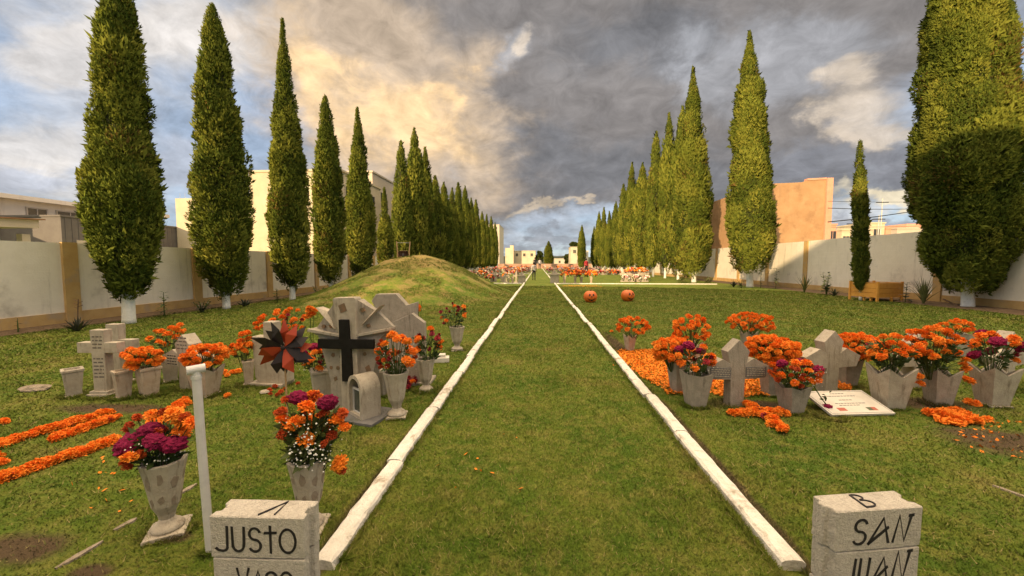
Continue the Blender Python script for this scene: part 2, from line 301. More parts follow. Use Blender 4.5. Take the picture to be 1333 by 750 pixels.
# ------------------------------------------------------------------ mesh helpers
class MB:
    """collects shapes, links them as ONE mesh object"""
    def __init__(s): s.v = []; s.f = []; s.m = []
    def add(s, verts, faces, mi=0, M=None):
        o = len(s.v)
        for p in verts:
            p = Vector(p); s.v.append(tuple(M @ p) if M is not None else tuple(p))
        for f in faces: s.f.append(tuple(i + o for i in f)); s.m.append(mi)
        return s
    def box(s, c, d, mi=0, M=None):
        x, y, z = (k / 2 for k in d); cx, cy, cz = c
        vs_ = [(cx + a * x, cy + b * y, cz + e * z) for e in (-1, 1) for b in (-1, 1) for a in (-1, 1)]
        return s.add(vs_, [(0, 2, 3, 1), (4, 5, 7, 6), (0, 1, 5, 4), (1, 3, 7, 5), (3, 2, 6, 7), (2, 0, 4, 6)], mi, M)
    def prism(s, poly, y0, y1, mi=0, M=None):
        """outline in x,z extruded from y0 (front) to y1"""
        n = len(poly)
        a = sum(poly[i][0] * poly[(i + 1) % n][1] - poly[(i + 1) % n][0] * poly[i][1] for i in range(n))
        if a < 0: poly = poly[::-1]
        vs_ = [(x, y0, z) for x, z in poly] + [(x, y1, z) for x, z in poly]
        fs = [tuple(range(n)), tuple(range(2 * n - 1, n - 1, -1))] + [(i, i + n, (i + 1) % n + n, (i + 1) % n) for i in range(n)]
        return s.add(vs_, fs, mi, M)
    def lathe(s, prof, n=16, mi=0, M=None, rot=0.0, sq=None):
        vs_ = []; fs = []
        for r, z in prof:
            for k in range(n):
                a = 2 * math.pi * k / n + rot; vs_.append((r * math.cos(a), r * math.sin(a), z))
        for i in range(len(prof) - 1):
            for k in range(n):
                k2 = (k + 1) % n; fs.append((i * n + k, i * n + k2, (i + 1) * n + k2, (i + 1) * n + k))
        fs.append(tuple(range(n - 1, -1, -1))); fs.append(tuple((len(prof) - 1) * n + k for k in range(n)))
        return s.add(vs_, fs, mi, M)
    def tube(s, pts, rad, n=6, mi=0, M=None):
        pts = [Vector(p) for p in pts]; rads = rad if isinstance(rad, (list, tuple)) else [rad] * len(pts)
        vs_ = []; fs = []
        for i, p in enumerate(pts):
            d = (pts[min(i + 1, len(pts) - 1)] - pts[max(i - 1, 0)]).normalized()
            up = Vector((0, 0, 1)) if abs(d.z) < 0.9 else Vector((1, 0, 0))
            a = d.cross(up).normalized(); b = d.cross(a)
            for k in range(n):
                t = 2 * math.pi * k / n; vs_.append(p + (a * math.cos(t) + b * math.sin(t)) * rads[i])
        for i in range(len(pts) - 1):
            for k in range(n):
                k2 = (k + 1) % n; fs.append((i * n + k, (i + 1) * n + k, (i + 1) * n + k2, i * n + k2))
        fs.append(tuple(range(n))); fs.append(tuple((len(pts) - 1) * n + k for k in range(n - 1, -1, -1)))
        return s.add(vs_, fs, mi, M)
    def mesh(s, name, mats, smooth=False, bevel=0.0):
        me = bpy.data.meshes.new(name); me.from_pydata(s.v, [], s.f)
        mats = mats if isinstance(mats, (list, tuple)) else [mats]
        for m in mats: me.materials.append(m)
        me.polygons.foreach_set('material_index', s.m)
        if bevel:
            bm = bmesh.new(); bm.from_mesh(me)
            bmesh.ops.recalc_face_normals(bm, faces=bm.faces)
            es = [e for e in bm.edges if len(e.link_faces) == 2 and e.calc_face_angle(0) > 0.5]
            bmesh.ops.bevel(bm, geom=es, offset=bevel, segments=2, profile=0.6, affect='EDGES', clamp_overlap=True)
            bm.to_mesh(me); bm.free()
        else:
            bm = bmesh.new(); bm.from_mesh(me); bmesh.ops.recalc_face_normals(bm, faces=bm.faces); bm.to_mesh(me); bm.free()
        if smooth: me.polygons.foreach_set('use_smooth', [True] * len(me.polygons))
        me.update(); return me
    def build(s, name, mats, parent=None, smooth=False, bevel=0.0, loc=None, rotz=0.0):
        return link(name, s.mesh(name, mats, smooth, bevel), parent, loc, rotz)

def link(name, me, parent=None, loc=None, rotz=0.0, rot=None, scale=None):
    o = bpy.data.objects.new(name, me); col.objects.link(o)
    if parent is not None: o.parent = parent
    if loc is not None: o.location = loc
    if rot is not None: o.rotation_euler = rot
    elif rotz: o.rotation_euler = (0, 0, rotz)
    if scale is not None: o.scale = (scale,) * 3 if not hasattr(scale, '__len__') else scale
    return o
def tag(o, label, cat, group=None):
    o['label'] = label; o['category'] = cat
    if group: o['group'] = group
    return o
def thing(name, label, cat, loc=(0, 0, 0), rotz=0.0, group=None, rot=None):
    o = link(name, None, None, loc, rotz, rot); o.empty_display_size = 0.1
    return tag(o, label, cat, group)
def struct(o): o['kind'] = 'structure'; return o
def np_mesh(name, V, Fq, mats, mi=None, tone=None, smooth=False):
    """V (n,3), Fq (m,k) all faces with k corners"""
    me = bpy.data.meshes.new(name); n, m, k = len(V), len(Fq), Fq.shape[1]
    me.vertices.add(n); me.vertices.foreach_set('co', np.ascontiguousarray(V, dtype=np.float32).ravel())
    me.loops.add(m * k); me.loops.foreach_set('vertex_index', np.ascontiguousarray(Fq, dtype=np.int32).ravel())
    me.polygons.add(m); me.polygons.foreach_set('loop_start', np.arange(0, m * k, k, dtype=np.int32))
    for x in (mats if isinstance(mats, (list, tuple)) else [mats]): me.materials.append(x)
    if mi is not None: me.polygons.foreach_set('material_index', np.asarray(mi, dtype=np.int32))
    if tone is not None:
        a = me.attributes.new('tone', 'FLOAT', 'POINT'); a.data.foreach_set('value', np.asarray(tone, dtype=np.float32))
    me.update(calc_edges=True)
    if smooth: me.polygons.foreach_set('use_smooth', [True] * m)
    return me
def unit(a): return a / np.maximum(np.linalg.norm(a, axis=-1, keepdims=True), 1e-9)

# ------------------------------------------------------------------ ground
def mound_h(x, y):
    dx_, dy_ = (x + 6.3) / 5.3, (y - 20.0) / 8.2
    r = np.sqrt(dx_ * dx_ + dy_ * dy_); t = np.clip(1 - r, 0, 1)
    return 2.02 * (t * t * (3 - 2 * t)) ** 0.85
g = MB(); S = 2500
g.add([(-S, -S, 0), (S, -S, 0), (S, S, 0), (-S, S, 0)], [(0, 1, 2, 3)])
struct(g.build('ground', LAWN))
# grassy mound
xs = np.linspace(-11.8, -0.8, 90); ys = np.linspace(11.6, 28.4, 120); X, Y = np.meshgrid(xs, ys)
Z = mound_h(X, Y)
for i in range(X.shape[0]):
    for j in range(X.shape[1]):
        if Z[i, j] > 0: Z[i, j] += min(Z[i, j], 0.35) * 0.28 * mnoise.noise(Vector((X[i, j] * 0.9, Y[i, j] * 0.9, 0))) + 0.05 * min(1, Z[i, j]) * mnoise.noise(Vector((X[i, j] * 2.2, Y[i, j] * 2.2, 7))) + 0.03 * min(1, Z[i, j]) * mnoise.noise(Vector((X[i, j] * 5, Y[i, j] * 5, 3)))
        else: Z[i, j] = -0.03
V = np.stack([X, Y, Z], -1).reshape(-1, 3); ny, nx = X.shape
idx = np.arange(ny * nx).reshape(ny, nx)
Q = np.stack([idx[:-1, :-1], idx[:-1, 1:], idx[1:, 1:], idx[1:, :-1]], -1).reshape(-1, 4)
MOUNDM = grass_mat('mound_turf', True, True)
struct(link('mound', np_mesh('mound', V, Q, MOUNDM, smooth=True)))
# soil beds along both walls
for nm, x0, x1, y0, y1 in (('soil_bed', 14.9, 16.1, 8, 40), ('soil_bed', -12.3, -11.75, 6, 40)):
    b = MB(); n = 60; vs_ = []; fs = []
    inner = x0 if x0 > 0 else x1; outer = x1 if x0 > 0 else x0
    for k in range(n + 1):
        y = y0 + (y1 - y0) * k / n
        vs_ += [(inner + 0.25 * mnoise.noise(Vector((x0, y * 0.9, 0))), y, 0.004), ((inner + outer) / 2, y, 0.05 + 0.04 * mnoise.noise(Vector((x0, y * 1.7, 4)))), (outer, y, 0.06)]
    for k in range(n):
        for j in (0, 1): a = k * 3 + j; fs.append((a, a + 1, a + 4, a + 3))
    struct(b.add(vs_, fs).build(nm, DIRT, smooth=True))
# kerbs of the grass path
def kerb(xc, y0, y1, seed, along='y', w=0.125, h=0.055, name='kerb', joints=()):
    r = random.Random(seed); b = MB(); y = y0
    while y < y1:
        L = r.uniform(0.95, 1.6) if y < 14 else r.uniform(3, 5)
        e = min(y + L, y1); off = r.uniform(-0.018, 0.018); sk = r.uniform(-0.014, 0.014); st = max(2, int((e - y) / (0.06 if y < 8 else 0.25)))
        vs_ = []
        for k in range(st + 1):
            yy_ = y + (e - 0.02 - y) * k / st; t = k / st
            j = lambda a: a * (mnoise.noise(Vector((yy_ * 9, xc * 7 + a * 300, seed))))
            c = xc + off + sk * t; hw = w / 2
            prof = [(c - hw + j(0.014), -0.03), (c - hw + 0.004 + j(0.013), h * 0.75), (c - hw + 0.02 + j(0.008), h + j(0.008)), (c + j(0.004), h + 0.004 + j(0.009)), (c + hw - 0.02 + j(0.007), h + j(0.010)), (c + hw - 0.004 + j(0.012), h * 0.75), (c + hw + j(0.016), -0.03)]
            vs_ += [(x, yy_, z) if along == 'y' else (yy_, x, z) for x, z in prof]
        fs = [(k * 7 + i, k * 7 + i + 1, k * 7 + i + 8, k * 7 + i + 7) for k in range(st) for i in range(6)]
        fs += [tuple(range(7)), tuple(st * 7 + i for i in range(6, -1, -1))]
        b.add(vs_, fs); y = e
    return struct(b.build(name, KERBM))
kerb(-1.13, 1.84, 118, 1); kerb(1.32, 2.0, 118, 2)
kerb(30.2, 1.45, 13.6, 3, 'x', 0.13, 0.06); kerb(58.0, 1.45, 14, 4, 'x', 0.2, 0.08)
kerb(30.2, -8.5, -1.25, 5, 'x', 0.13, 0.06); kerb(58.0, -10.5, -1.25, 6, 'x', 0.2, 0.08)

# grass blades near the camera (uncountable)
def grass():
    N_ = 800000
    r = 1.25 + (np.random.default_rng(3).random(N_) ** 1.9) * 26
    r2 = np.random.default_rng(4); th = r2.uniform(-1.08, 1.08, N_)
    x = r * np.sin(th); y = r * np.cos(th)
    keep = (np.abs(x + 1.13) > 0.075) & (np.abs(x - 1.32) > 0.075) & (y > 0.9) & (x > -11.7) & (x < 14.8)
    # thinner where the soil shows
    for s in SPOTS[:7]:
        g_ = np.exp(-((x - s[0]) / s[2]) ** 2 - ((y - s[1]) / s[3]) ** 2); keep &= r2.random(N_) > g_ * 0.8
    x, y, r = x[keep], y[keep], r[keep]; base_n = len(x)
    ex_, ey_ = [], []
    for xc in (-1.13, 1.32):
        for sg in (-1, 1): q = 1.9 + r2.random(9000) ** 1.6 * 14; ey_.append(q); ex_.append(xc + sg * (0.06 + np.abs(r2.normal(0, 0.018, 9000))))
    for o in col.objects:
        if o.parent is None and o.get('category') in ('vase', 'gravestone', 'plaque', 'street sign', 'post', 'niche') and 0 < o.location.y < 8 and abs(o.location.x) < 9:
            k_ = 900; aa = r2.uniform(0, 6.283, k_); rr_ = {'gravestone': .2, 'street sign': .22, 'post': .03}.get(o['category'], .13) * (0.75 + 0.5 * r2.random(k_)); ex_.append(o.location.x + np.cos(aa) * rr_); ey_.append(o.location.y + np.sin(aa) * rr_ * .8)
    x = np.concatenate([x] + ex_); y = np.concatenate([y] + ey_); r = np.hypot(x, y); n = len(x)
    z = mound_h(x, y) * (y > 11.7)
    a = r2.uniform(0, 6.283, n); h = r2.uniform(0.006, 0.019, n) * (1 + 0.05 * r); w = 0.0012 + 0.0010 * r
    clump = np.sin(x * 2.1 + 1.3 * np.sin(y * 1.7)) * np.sin(y * 2.6 + 1.1 * np.sin(x * 1.3)) + 0.6 * np.sin(x * 6.3 + y * 2.2) * np.sin(y * 5.1 - x * 1.9)
    h *= 1 + 0.55 * np.clip(clump, 0, 1.2); h[base_n:] *= 1.7
    lean = r2.normal(0, 0.9, (n, 2)) * h[:, None]
    P0 = np.stack([x - np.cos(a) * w, y - np.sin(a) * w, z - 0.003], -1); P1 = np.stack([x + np.cos(a) * w, y + np.sin(a) * w, z - 0.003], -1)
    P2 = np.stack([x + lean[:, 0], y + lean[:, 1], z + h], -1)
    V = np.stack([P0, P1, P2], 1).reshape(-1, 3); Fq = np.arange(3 * n).reshape(-1, 3)
    o = link('grass', np_mesh('grass', V, Fq, BLADE, tone=np.repeat(r2.random(n), 3))); o['kind'] = 'stuff'

# ------------------------------------------------------------------ boundary walls
def boundary(name, label, X, y0, y1, h, side, pil, top_m=None):
    t = thing(name, label, 'wall', (X, y0, 0))
    b = MB(); n = 80; L = y1 - y0
    # wall body with slightly uneven top
    poly = [(0, -0.1)] + [(L, -0.1)] + [(L * (1 - k / n), h + 0.025 * mnoise.noise(Vector((k * 0.7, X, 0)))) for k in range(n + 1)]
    M = Matrix(((0, 1, 0, 0), (1, 0, 0, 0), (0, 0, 1, 0), (0, 0, 0, 1)))
    b.prism(poly, 0 if side < 0 else 0, -0.2 if side > 0 else 0.2, 0, M)
    b.build('panel', WALLW, t)
    s_ = MB(); s_.box(((-1 if side < 0 else 1) * 0.015, L / 2, 0.16), (0.03, L, 0.34)); s_.build('base_band', OCHRE, t)
    for yp in pil:
        p = MB(); p.box((side * 0.032, yp - y0, h / 2 + 0.012), (0.064, 0.33, h + 0.02)); p.build('pilaster', OCHRE, t)
    return t
lw = boundary('boundary_wall', 'white boundary wall with ochre pilasters left of the lawn behind the stone crosses', -12.3, 2.0, 118, 2.13, 1, [9.3 + 3.75 * k for k in range(-1, 9)] + [46, 53, 60, 70, 80, 95])
rw = boundary('boundary_wall', 'taller white boundary wall with ochre pilasters behind the planter box and big cypress', 16.2, 4.0, 118, 2.95, -1, [9.0, 12.9, 16.7, 20.6, 24.5, 28.4, 32.3, 36.2, 44, 52, 60, 75])
# end wall
ew = MB(); ew.box((2, 121, 0.7), (30, 0.3, 1.6)); tag(ew.build('boundary_wall', mat('reddish_render', (0.34, 0.20, 0.14), (0.42, 0.27, 0.19), 0.8, 0.95)), 'low reddish wall closing the far end of the cemetery', 'wall')

# ------------------------------------------------------------------ buildings
def windows(parent, rects, origin, ux, nrm, frame=WHITEP, glass=GLASS, uz=Vector((0, 0, 1))):
    """framed windows on a facade: rects of (u0,u1,z0,z1) along ux from origin"""
    for (u0, u1, z0, z1) in rects:
        c = origin + ux * ((u0 + u1) / 2) + Vector((0, 0, (z0 + z1) / 2)) + nrm * 0.02
        M = Matrix.Translation(c) @ Matrix((( ux.x, nrm.x, 0, 0), (ux.y, nrm.y, 0, 0), (0, 0, 1, 0), (0, 0, 0, 1)))
        w, h = u1 - u0, z1 - z0; b = MB(); f = 0.07
        b.box((0, 0, h / 2), (w + f, 0.10, f), 0, M); b.box((0, 0, -h / 2), (w + f, 0.14, f), 0, M)
        b.box((-w / 2, 0, 0), (f, 0.09, h - f), 0, M); b.box((w / 2, 0, 0), (f, 0.09, h - f), 0, M); b.box((0, 0, 0), (f * 0.7, 0.07, h - f), 0, M)
        wo_ = b.build('window', frame, parent)
        p = MB(); p.box((0, 0.004, 0), (w - 0.01, 0.03, h - 0.01), 0, M); p.build('pane', glass, wo_)

# tall cream block beside the left wall
t = thing('cream_building', 'tall cream building with a sunlit blank face rising behind the left cypresses', 'building', (0, 0, 0))
b = MB(); b.box((-17.55, 30.5, 4.1), (6.9, 7, 8.2)); b.build('wall', CREAM, t)
b = MB(); b.box((-23.9, 31.0, 3.2), (5.8, 8, 6.4)); b.build('lower_wing', CREAM, t)
b = MB(); b.box((-18.0, 37.5, 4.75), (7.2, 9, 9.5)); b.build('rear_block', BEIGE, t)
b = MB()
for k in range(14): b.tube([(-26.6 + k * 0.4, 27.2, 6.4), (-26.6 + k * 0.4, 27.2, 6.8)], 0.012, 4)
b.build('roof_fence', STEEL, t)
b = MB(); b.box((-17.55, 30.5, 8.26), (7.05, 7.15, 0.14)); b.build('parapet', CREAM, t)
b = MB(); b.box((-18.0, 37.5, 9.56), (7.35, 9.15, 0.14)); b.build('parapet', BEIGE, t)
windows(t, [(0.5, 2.6, 4.9, 7.3), (4.0, 5.6, 4.9, 7.3), (0.5, 2.6, 1.4, 3.4)], Vector((-14.1, 27.0, 0)), Vector((0, 1, 0)), Vector((1, 0, 0)), BEIGE)
windows(t, [(0.7, 2.2, 6.4, 8.1), (4.4, 6.2, 6.4, 8.1), (0.7, 2.2, 2.6, 4.6)], Vector((-14.4, 33.0, 0)), Vector((0, 1, 0)), Vector((1, 0, 0)), BEIGE)
# two-storey terrace further left
t = thing('terraced_house', 'long whitish two storey house with strip windows behind the left wall', 'house', (0, 0, 0))
b = MB(); b.box((-35.0, 23, 2.8), (6, 16, 5.5)); b.build('wall', HOUSEW, t)
b = MB(); b.box((-34.9, 23, 5.62), (6.8, 16.3, 0.26)); b.build('roof', HOUSEW, t)
b = MB(); b.box((-30.9, 20.0, 3.35), (0.25, 9.6, 1.2)); b.box((-31.45, 20.0, 2.75), (1.1, 9.6, 0.2)); b.build('balcony', HOUSEW, t)
windows(t, [(0.3, 1.7, 4.1, 5.1), (2.2, 3.8, 4.1, 5.1), (6.8, 7.8, 4.1, 5.1), (8.3, 9.8, 4.1, 5.1), (10.1, 10.8, 4.1, 5.1), (13.2, 14.0, 4.2, 5.0)], Vector((-32.0, 15.4, 0)), Vector((0, 1, 0)), Vector((1, 0, 0)), BEIGE)
b = MB(); b.box((-32.0, 26.0, 5.0), (0.5, 0.3, 0.2)); 
dd = MB(); dd.box((-31.98, 24.0, 1.1), (0.08, 1.1, 2.2)); dr = dd.build('door', GLASS, t)
# dark clad annex
t = thing('clad_annex', 'dark grey clad flat roofed annex between the two left houses', 'building', (0, 0, 0))
b = MB(); b.box((-29.0, 25.6, 2.12), (4.2, 11.0, 4.24))
for k in range(34): b.box((-26.89, 20.3 + k * 0.32, 2.12), (0.03, 0.05, 4.2))
b.build('wall', GREYP, t)
b = MB(); b.box((-26.86, 21.2, 1.5), (0.08, 0.9, 2.9)); b.build('door', BEIGE, t)
b = MB(); b.box((-29.0, 25.6, 4.29), (4.3, 11.1, 0.1)); b.build('roof', GREYP, t)
# open shed
t = thing('carport', 'open carport with a low sloping reddish roof just over the left wall', 'carport', (-22.6, 11.3, 0))
b = MB(); b.prism([(-3.0, 2.75), (3.0, 3.02), (3.0, 3.34), (-3.0, 3.06)], -2.5, 2.5, 0, Matrix.Rotation(R(90), 4, 'Z')); b.build('fascia', BEIGE, t)
b = MB(); b.prism([(-3.15, 3.065), (3.15, 3.355), (3.15, 3.40), (-3.15, 3.11)], -2.6, 2.6, 0, Matrix.Rotation(R(90), 4, 'Z')); b.build('roof', ROOFR, t)
for sx in (-2.2, 2.2):
    for sy in (-2.7, 2.7):
        b = MB(); b.box((sx, sy, 1.38), (0.25, 0.25, 2.76)); b.build('post', BEIGE, t)
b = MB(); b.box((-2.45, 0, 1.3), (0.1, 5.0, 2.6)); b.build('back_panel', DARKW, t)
# bare orange gable on the right
t = thing('orange_building', 'bare orange rendered building wall lit by the sun behind the right boundary wall', 'building', (0, 0, 0))
b = MB(); b.box((19.55, 41.2, 3.7), (6.2, 18, 7.4)); b.build('wall', PEACH, t)
b = MB(); b.prism([(16.45, 0), (22.3, 0), (22.3, 8.1), (20.9, 8.05), (20.5, 7.92), (18.2, 7.85), (16.45, 7.4)], 31.9, 32.2); b.build('front_wall', PEACH, t, bevel=.02)
b = MB(); b.box((22.52, 32.05, 4.1), (0.44, 0.6, 8.22)); b.build('corner_pillar', PINKP, t)
b = MB(); b.prism([(20.9, 8.06), (22.3, 8.11), (22.3, 8.25), (20.9, 8.20)], 31.85, 32.25); b.build('coping', PINKP, t)
# houses far right beyond the wall
def far_house(label, px0, px1, ytop, Y, m, name='distant_house', depth=6.0, wins=True):
    a = AY(px0, ytop, Y); c = AY(px1, ytop, Y); w = c.x - a.x; h = a.z
    t = thing(name, label, 'house', ((a.x + c.x) / 2, Y + depth / 2, 0))
    b = MB(); b.box((0, 0, h / 2), (w, depth, h)); b.build('wall', m, t)
    b = MB(); b.box((0, 0, h + 0.08), (w + 0.2, depth + 0.2, 0.18)); b.build('roof', m, t)
    if wins:
        k = max(1, int(w / 2.4))
        windows(t, [(w * (i + 0.5) / k - 0.45, w * (i + 0.5) / k + 0.45, h - 1.9, h - 0.8) for i in range(k)], Vector((-w / 2, -depth / 2, 0)), Vector((1, 0, 0)), Vector((0, -1, 0)), m)
    return t
far_house('small pink house top left of the narrow cypress beyond the wall', 1080, 1089, 293, 55, PINKP)
far_house('small cream house just left of the narrow cypress beyond the wall', 1096, 1107, 300, 58, CREAM)
far_house('ochre flat roofed house right of the narrow cypress below the mast', 1131, 1152, 291, 60, CREAM)
far_house('tiny pinkish hut right of the mast over the wall', 1153, 1160, 298, 60, PINKP)
far_house('long pale house touching the big cypress over the wall', 1168, 1215, 298, 62, BEIGE)
rf = MB(); a = AY(1176, 293, 64); rf.box((a.x + 3.5, 66, a.z - 0.6), (7, 5, 1.5)); tag(rf.build('distant_house', PINKP), 'reddish roofed house half hidden by the big cypress over the wall', 'house')
# buildings closing the view
t = far_house('cream long building with a square tower at the end of the path', 668, 697, 327, 140, CREAM, 'distant_building', 9)
a = AY(658, 323, 137); c = AY(668.5, 323, 137); b = MB()
b.box(((a.x + c.x) / 2 - t.location.x, 139 - t.location.y, a.z / 2), (c.x - a.x, 6, a.z)); b.build('side_wing', CREAM, t)
a = AY(664, 319.5, 136); c = AY(668.5, 319.5, 136); b = MB(); b.box(((a.x + c.x) / 2 - t.location.x, 137 - t.location.y, a.z / 2), (c.x - a.x, 2.4, a.z)); b.build('tower', CREAM, t)
far_house('tall pale grey block behind the last left cypresses', 606, 650, 293, 160, BEIGE, 'distant_building', 20)
t = far_house('square cream building beside the lone small cypress far right', 743, 753, 322, 125, CREAM, 'distant_building', 8)
far_house('white gabled chapel behind the lone small cypress', 753, 766, 327, 132, WHITEP, 'distant_building', 8, False)
far_house('low white house between the far trees', 722, 735, 337, 170, BEIGE, 'distant_house', 8)
# unseen tall building behind the camera, footprint shaped to shade lawn and trees
t = thing('unseen_shade_building', 'unseen tall sand coloured building behind the camera, shaped to shade the near lawn', 'building', (-6.5, -17.9, 0))
BH = 14.0; C0 = Vector((0, 0, 0)); C1 = Vector((-30.0, -17.1, 0)); C2 = Vector((24.0, -24.0, 0))
foot = [C0, C1, Vector((-32, -40, 0)), Vector((8, -46, 0)), C2]
def slab(nm, z0, z1, m, grow=1.0):
    b = MB(); c_ = sum(foot, Vector()) / 5; fp = [c_ + (p - c_) * grow for p in foot]; n = 5
    b.add([(p.x, p.y, z0) for p in fp] + [(p.x, p.y, z1) for p in fp], [tuple(range(n)), tuple(range(2 * n - 1, n - 1, -1))] + [(i, (i + 1) % n, (i + 1) % n + n, i + n) for i in range(n)]); b.build(nm, m, t)
slab('wall', 0, BH, CONC); slab('parapet', BH, BH + .22, CONC, 1.004)
for P_, Q_ in ((C1, C0), (C0, C2)):
    ux = (Q_ - P_).normalized(); L_ = (Q_ - P_).length; nr = Vector((-ux.y, ux.x, 0))
    windows(t, [(1.5 + 3.6 * k, 3.3 + 3.6 * k, z, z + 1.5) for k in range(int((L_ - 4) / 3.6)) for z in (1.2, 4.6, 8.0)], P_.copy(), ux, nr, BEIGE)

# masts and cables over the right wall
def mast(label, px, ytop, Y, r=0.07):
    p = AY(px, ytop, Y); b = MB(); b.tube([(0, 0, 0), (0, 0, p.z)], [r, r * 0.7], 8)
    t = thing('utility_pole', label, 'pole', (p.x, p.y, 0)); b.build('shaft', STEEL, t)
    c = MB(); c.box((0, 0, p.z - 0.5), (1.4, 0.1, 0.1)); c.build('crossarm', WIREM, t); return p
p1 = mast('tall thin mast standing behind the ochre flat roofed house', 1149, 258, 50); p2 = mast('short pale pole hidden partly by narrow cypress', 1111, 286, 48, 0.09)
p3 = mast('short pale pole on the left of the tall mast', 1144.5, 280, 50)
def cable(label, A, B, sag=0.5, r=0.022):
    b = MB(); pts = [A.lerp(B, k / 16) - Vector((0, 0, sag * 4 * (k / 16) * (1 - k / 16))) for k in range(17)]
    b.tube(pts, r, 5); tag(b.build('overhead_cable', WIREM), label, 'cable')
cable('upper level cable running past the mast above the wall', AY(1078, 271, 22), AY(1260, 266, 48), 0.25, 0.02)
cable('slanting cable rising to the right above the wall', AY(1078, 289, 22), AY(1260, 258, 48), 0.3, 0.03)
cable('topmost faint cable above the wall beside the orange building', AY(1078, 262, 22), AY(1260, 259, 60), 0.2, 0.012)
cable('lowest thin cable crossing behind the narrow cypress', AY(1078, 296, 48), AY(1260, 292, 52), 0.1, 0.02)

# ------------------------------------------------------------------ trees
def crown_mesh(name, prof, n_tuft, blade, lobe=0.3, seed=0, up=0.9, nblade=3, cut=None, fine=True):
    """cypress crown: prof [(z, radius)]; small upright sprays gathered in lobes round a dark core"""
    r_ = np.random.default_rng(seed); zs = np.array([p[0] for p in prof]); rs = np.array([p[1] for p in prof])
    if fine: n_tuft, blade = int(n_tuft * 3.0), blade * 0.56
    # lobes over the surface
    zz = np.linspace(zs[0], zs[-1], 400); rr = np.interp(zz, zs, rs); cdf = np.cumsum(rr + 0.22 * rs.max()); cdf /= cdf[-1]
    area = np.trapezoid(rr, zz) * 6.283 if hasattr(np, 'trapezoid') else np.trapz(rr, zz) * 6.283
    nl = max(30, int(area / (lobe * lobe * 1.75)))
    zl = np.interp(r_.random(nl), cdf, zz); al = r_.uniform(0, 6.283, nl); rl = np.interp(zl, zs, rs)
    size = np.minimum(lobe * (0.55 + 0.85 * r_.random(nl) ** 1.4) * np.clip(rl / (rs.max() * 0.6), 0.2, 1.0), rl * 0.75 + 0.03)
    kz = 2.6 / max(rs.max(), .4); wob = 0.97 + 0.05 * np.sin(al * 3 + zl * 1.3 + seed) + 0.06 * np.sin(al * 5 + 2.2 * np.sin(zl * kz * .6) + seed) * np.sin(zl * kz * 1.3 + seed * 2 + 3 * np.sin(al * 2 + seed))
    rc = np.maximum(rl * wob - size * 0.88 - blade * 0.45, 0.0)
    rc *= 1.06 - 0.20 * r_.random(nl)
    # a dense spire at the tip
    zt_ = np.arange(zz[np.where(rr > rs.max() * 0.38)[0][-1]], zs[-1] - 0.02, 0.05); rt_ = np.interp(zt_, zs, rs); at_ = r_.uniform(0, 6.283, len(zt_))
    zl = np.concatenate([zl, zt_]); al = np.concatenate([al, at_]); size = np.concatenate([size, rt_ * 0.6 + 0.035]); rc = np.concatenate([rc, rt_ * 0.25]); rl = np.concatenate([rl, rt_]); nl = len(zl)
    C = np.stack([rc * np.cos(al), rc * np.sin(al), zl], -1)
    tone_l = np.clip(0.50 + 0.26 * r_.normal(size=nl), 0.13, 1)
    brown = r_.random(nl) < 0.045; 
    li = r_.integers(0, nl, n_tuft); w = size[li] ** 2; 
    li = r_.choice(nl, n_tuft, p=(size + 0.02) ** 1.15 / ((size + 0.02) ** 1.15).sum())
    d = unit(r_.normal(size=(n_tuft, 3))); out = np.stack([np.cos(al[li]), np.sin(al[li]), 0.25 * np.ones(n_tuft)], -1)
    flip = (d * out).sum(1) < 0.0; d[flip] *= -1
    rad = size[li][:, None] * np.array([1, 1, 1.8]) * (0.82 + 0.25 * r_.random((n_tuft, 1)))
    P = C[li] + d * rad
    nrm = unit(d / np.array([1, 1, 1.8]))
    # a share of the sprays lines the inner body, so that the valleys between clumps stay leafy
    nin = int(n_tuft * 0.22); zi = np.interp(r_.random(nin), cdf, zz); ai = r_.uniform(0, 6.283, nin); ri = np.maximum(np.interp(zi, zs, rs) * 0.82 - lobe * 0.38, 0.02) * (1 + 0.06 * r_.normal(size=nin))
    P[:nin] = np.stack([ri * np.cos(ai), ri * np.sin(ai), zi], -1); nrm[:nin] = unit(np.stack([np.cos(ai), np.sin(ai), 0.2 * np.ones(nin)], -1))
    B = blade * (0.7 + 0.6 * r_.random(n_tuft)) * np.clip(size[li] / lobe, 0.4, 1.2)
    B[r_.random(n_tuft) < 0.03] *= 2.0
    Vs = []; tone = []; NV = np.repeat(unit(nrm * 0.8 + out * 0.45 + np.array([0, 0, 0.15])), 4, 0); NV = np.concatenate([NV] * nblade)
    for k in range(nblade):
        ax = unit(0.75 * nrm + np.array([0, 0, up]) + 0.45 * r_.normal(size=(n_tuft, 3)))
        sd_ = unit(np.cross(ax, r_.normal(size=(n_tuft, 3)))); L = B[:, None]
        o = P + 0.3 * L * r_.normal(size=(n_tuft, 3)) * 0.5
        Vs.append(np.stack([o - ax * L * 0.35, o + sd_ * L * 0.16 + ax * L * 0.2, o + ax * L * 0.75, o - sd_ * L * 0.16 + ax * L * 0.2], 1))
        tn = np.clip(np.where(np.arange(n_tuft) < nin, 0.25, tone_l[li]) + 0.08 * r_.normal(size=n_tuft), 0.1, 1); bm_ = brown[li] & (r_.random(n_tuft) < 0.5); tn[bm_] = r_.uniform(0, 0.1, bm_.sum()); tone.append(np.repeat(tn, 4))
    V = np.concatenate([x.reshape(-1, 3) for x in Vs]); T = np.concatenate(tone)
    Fq = np.arange(len(V)).reshape(-1, 4); mi = np.zeros(len(Fq), int)
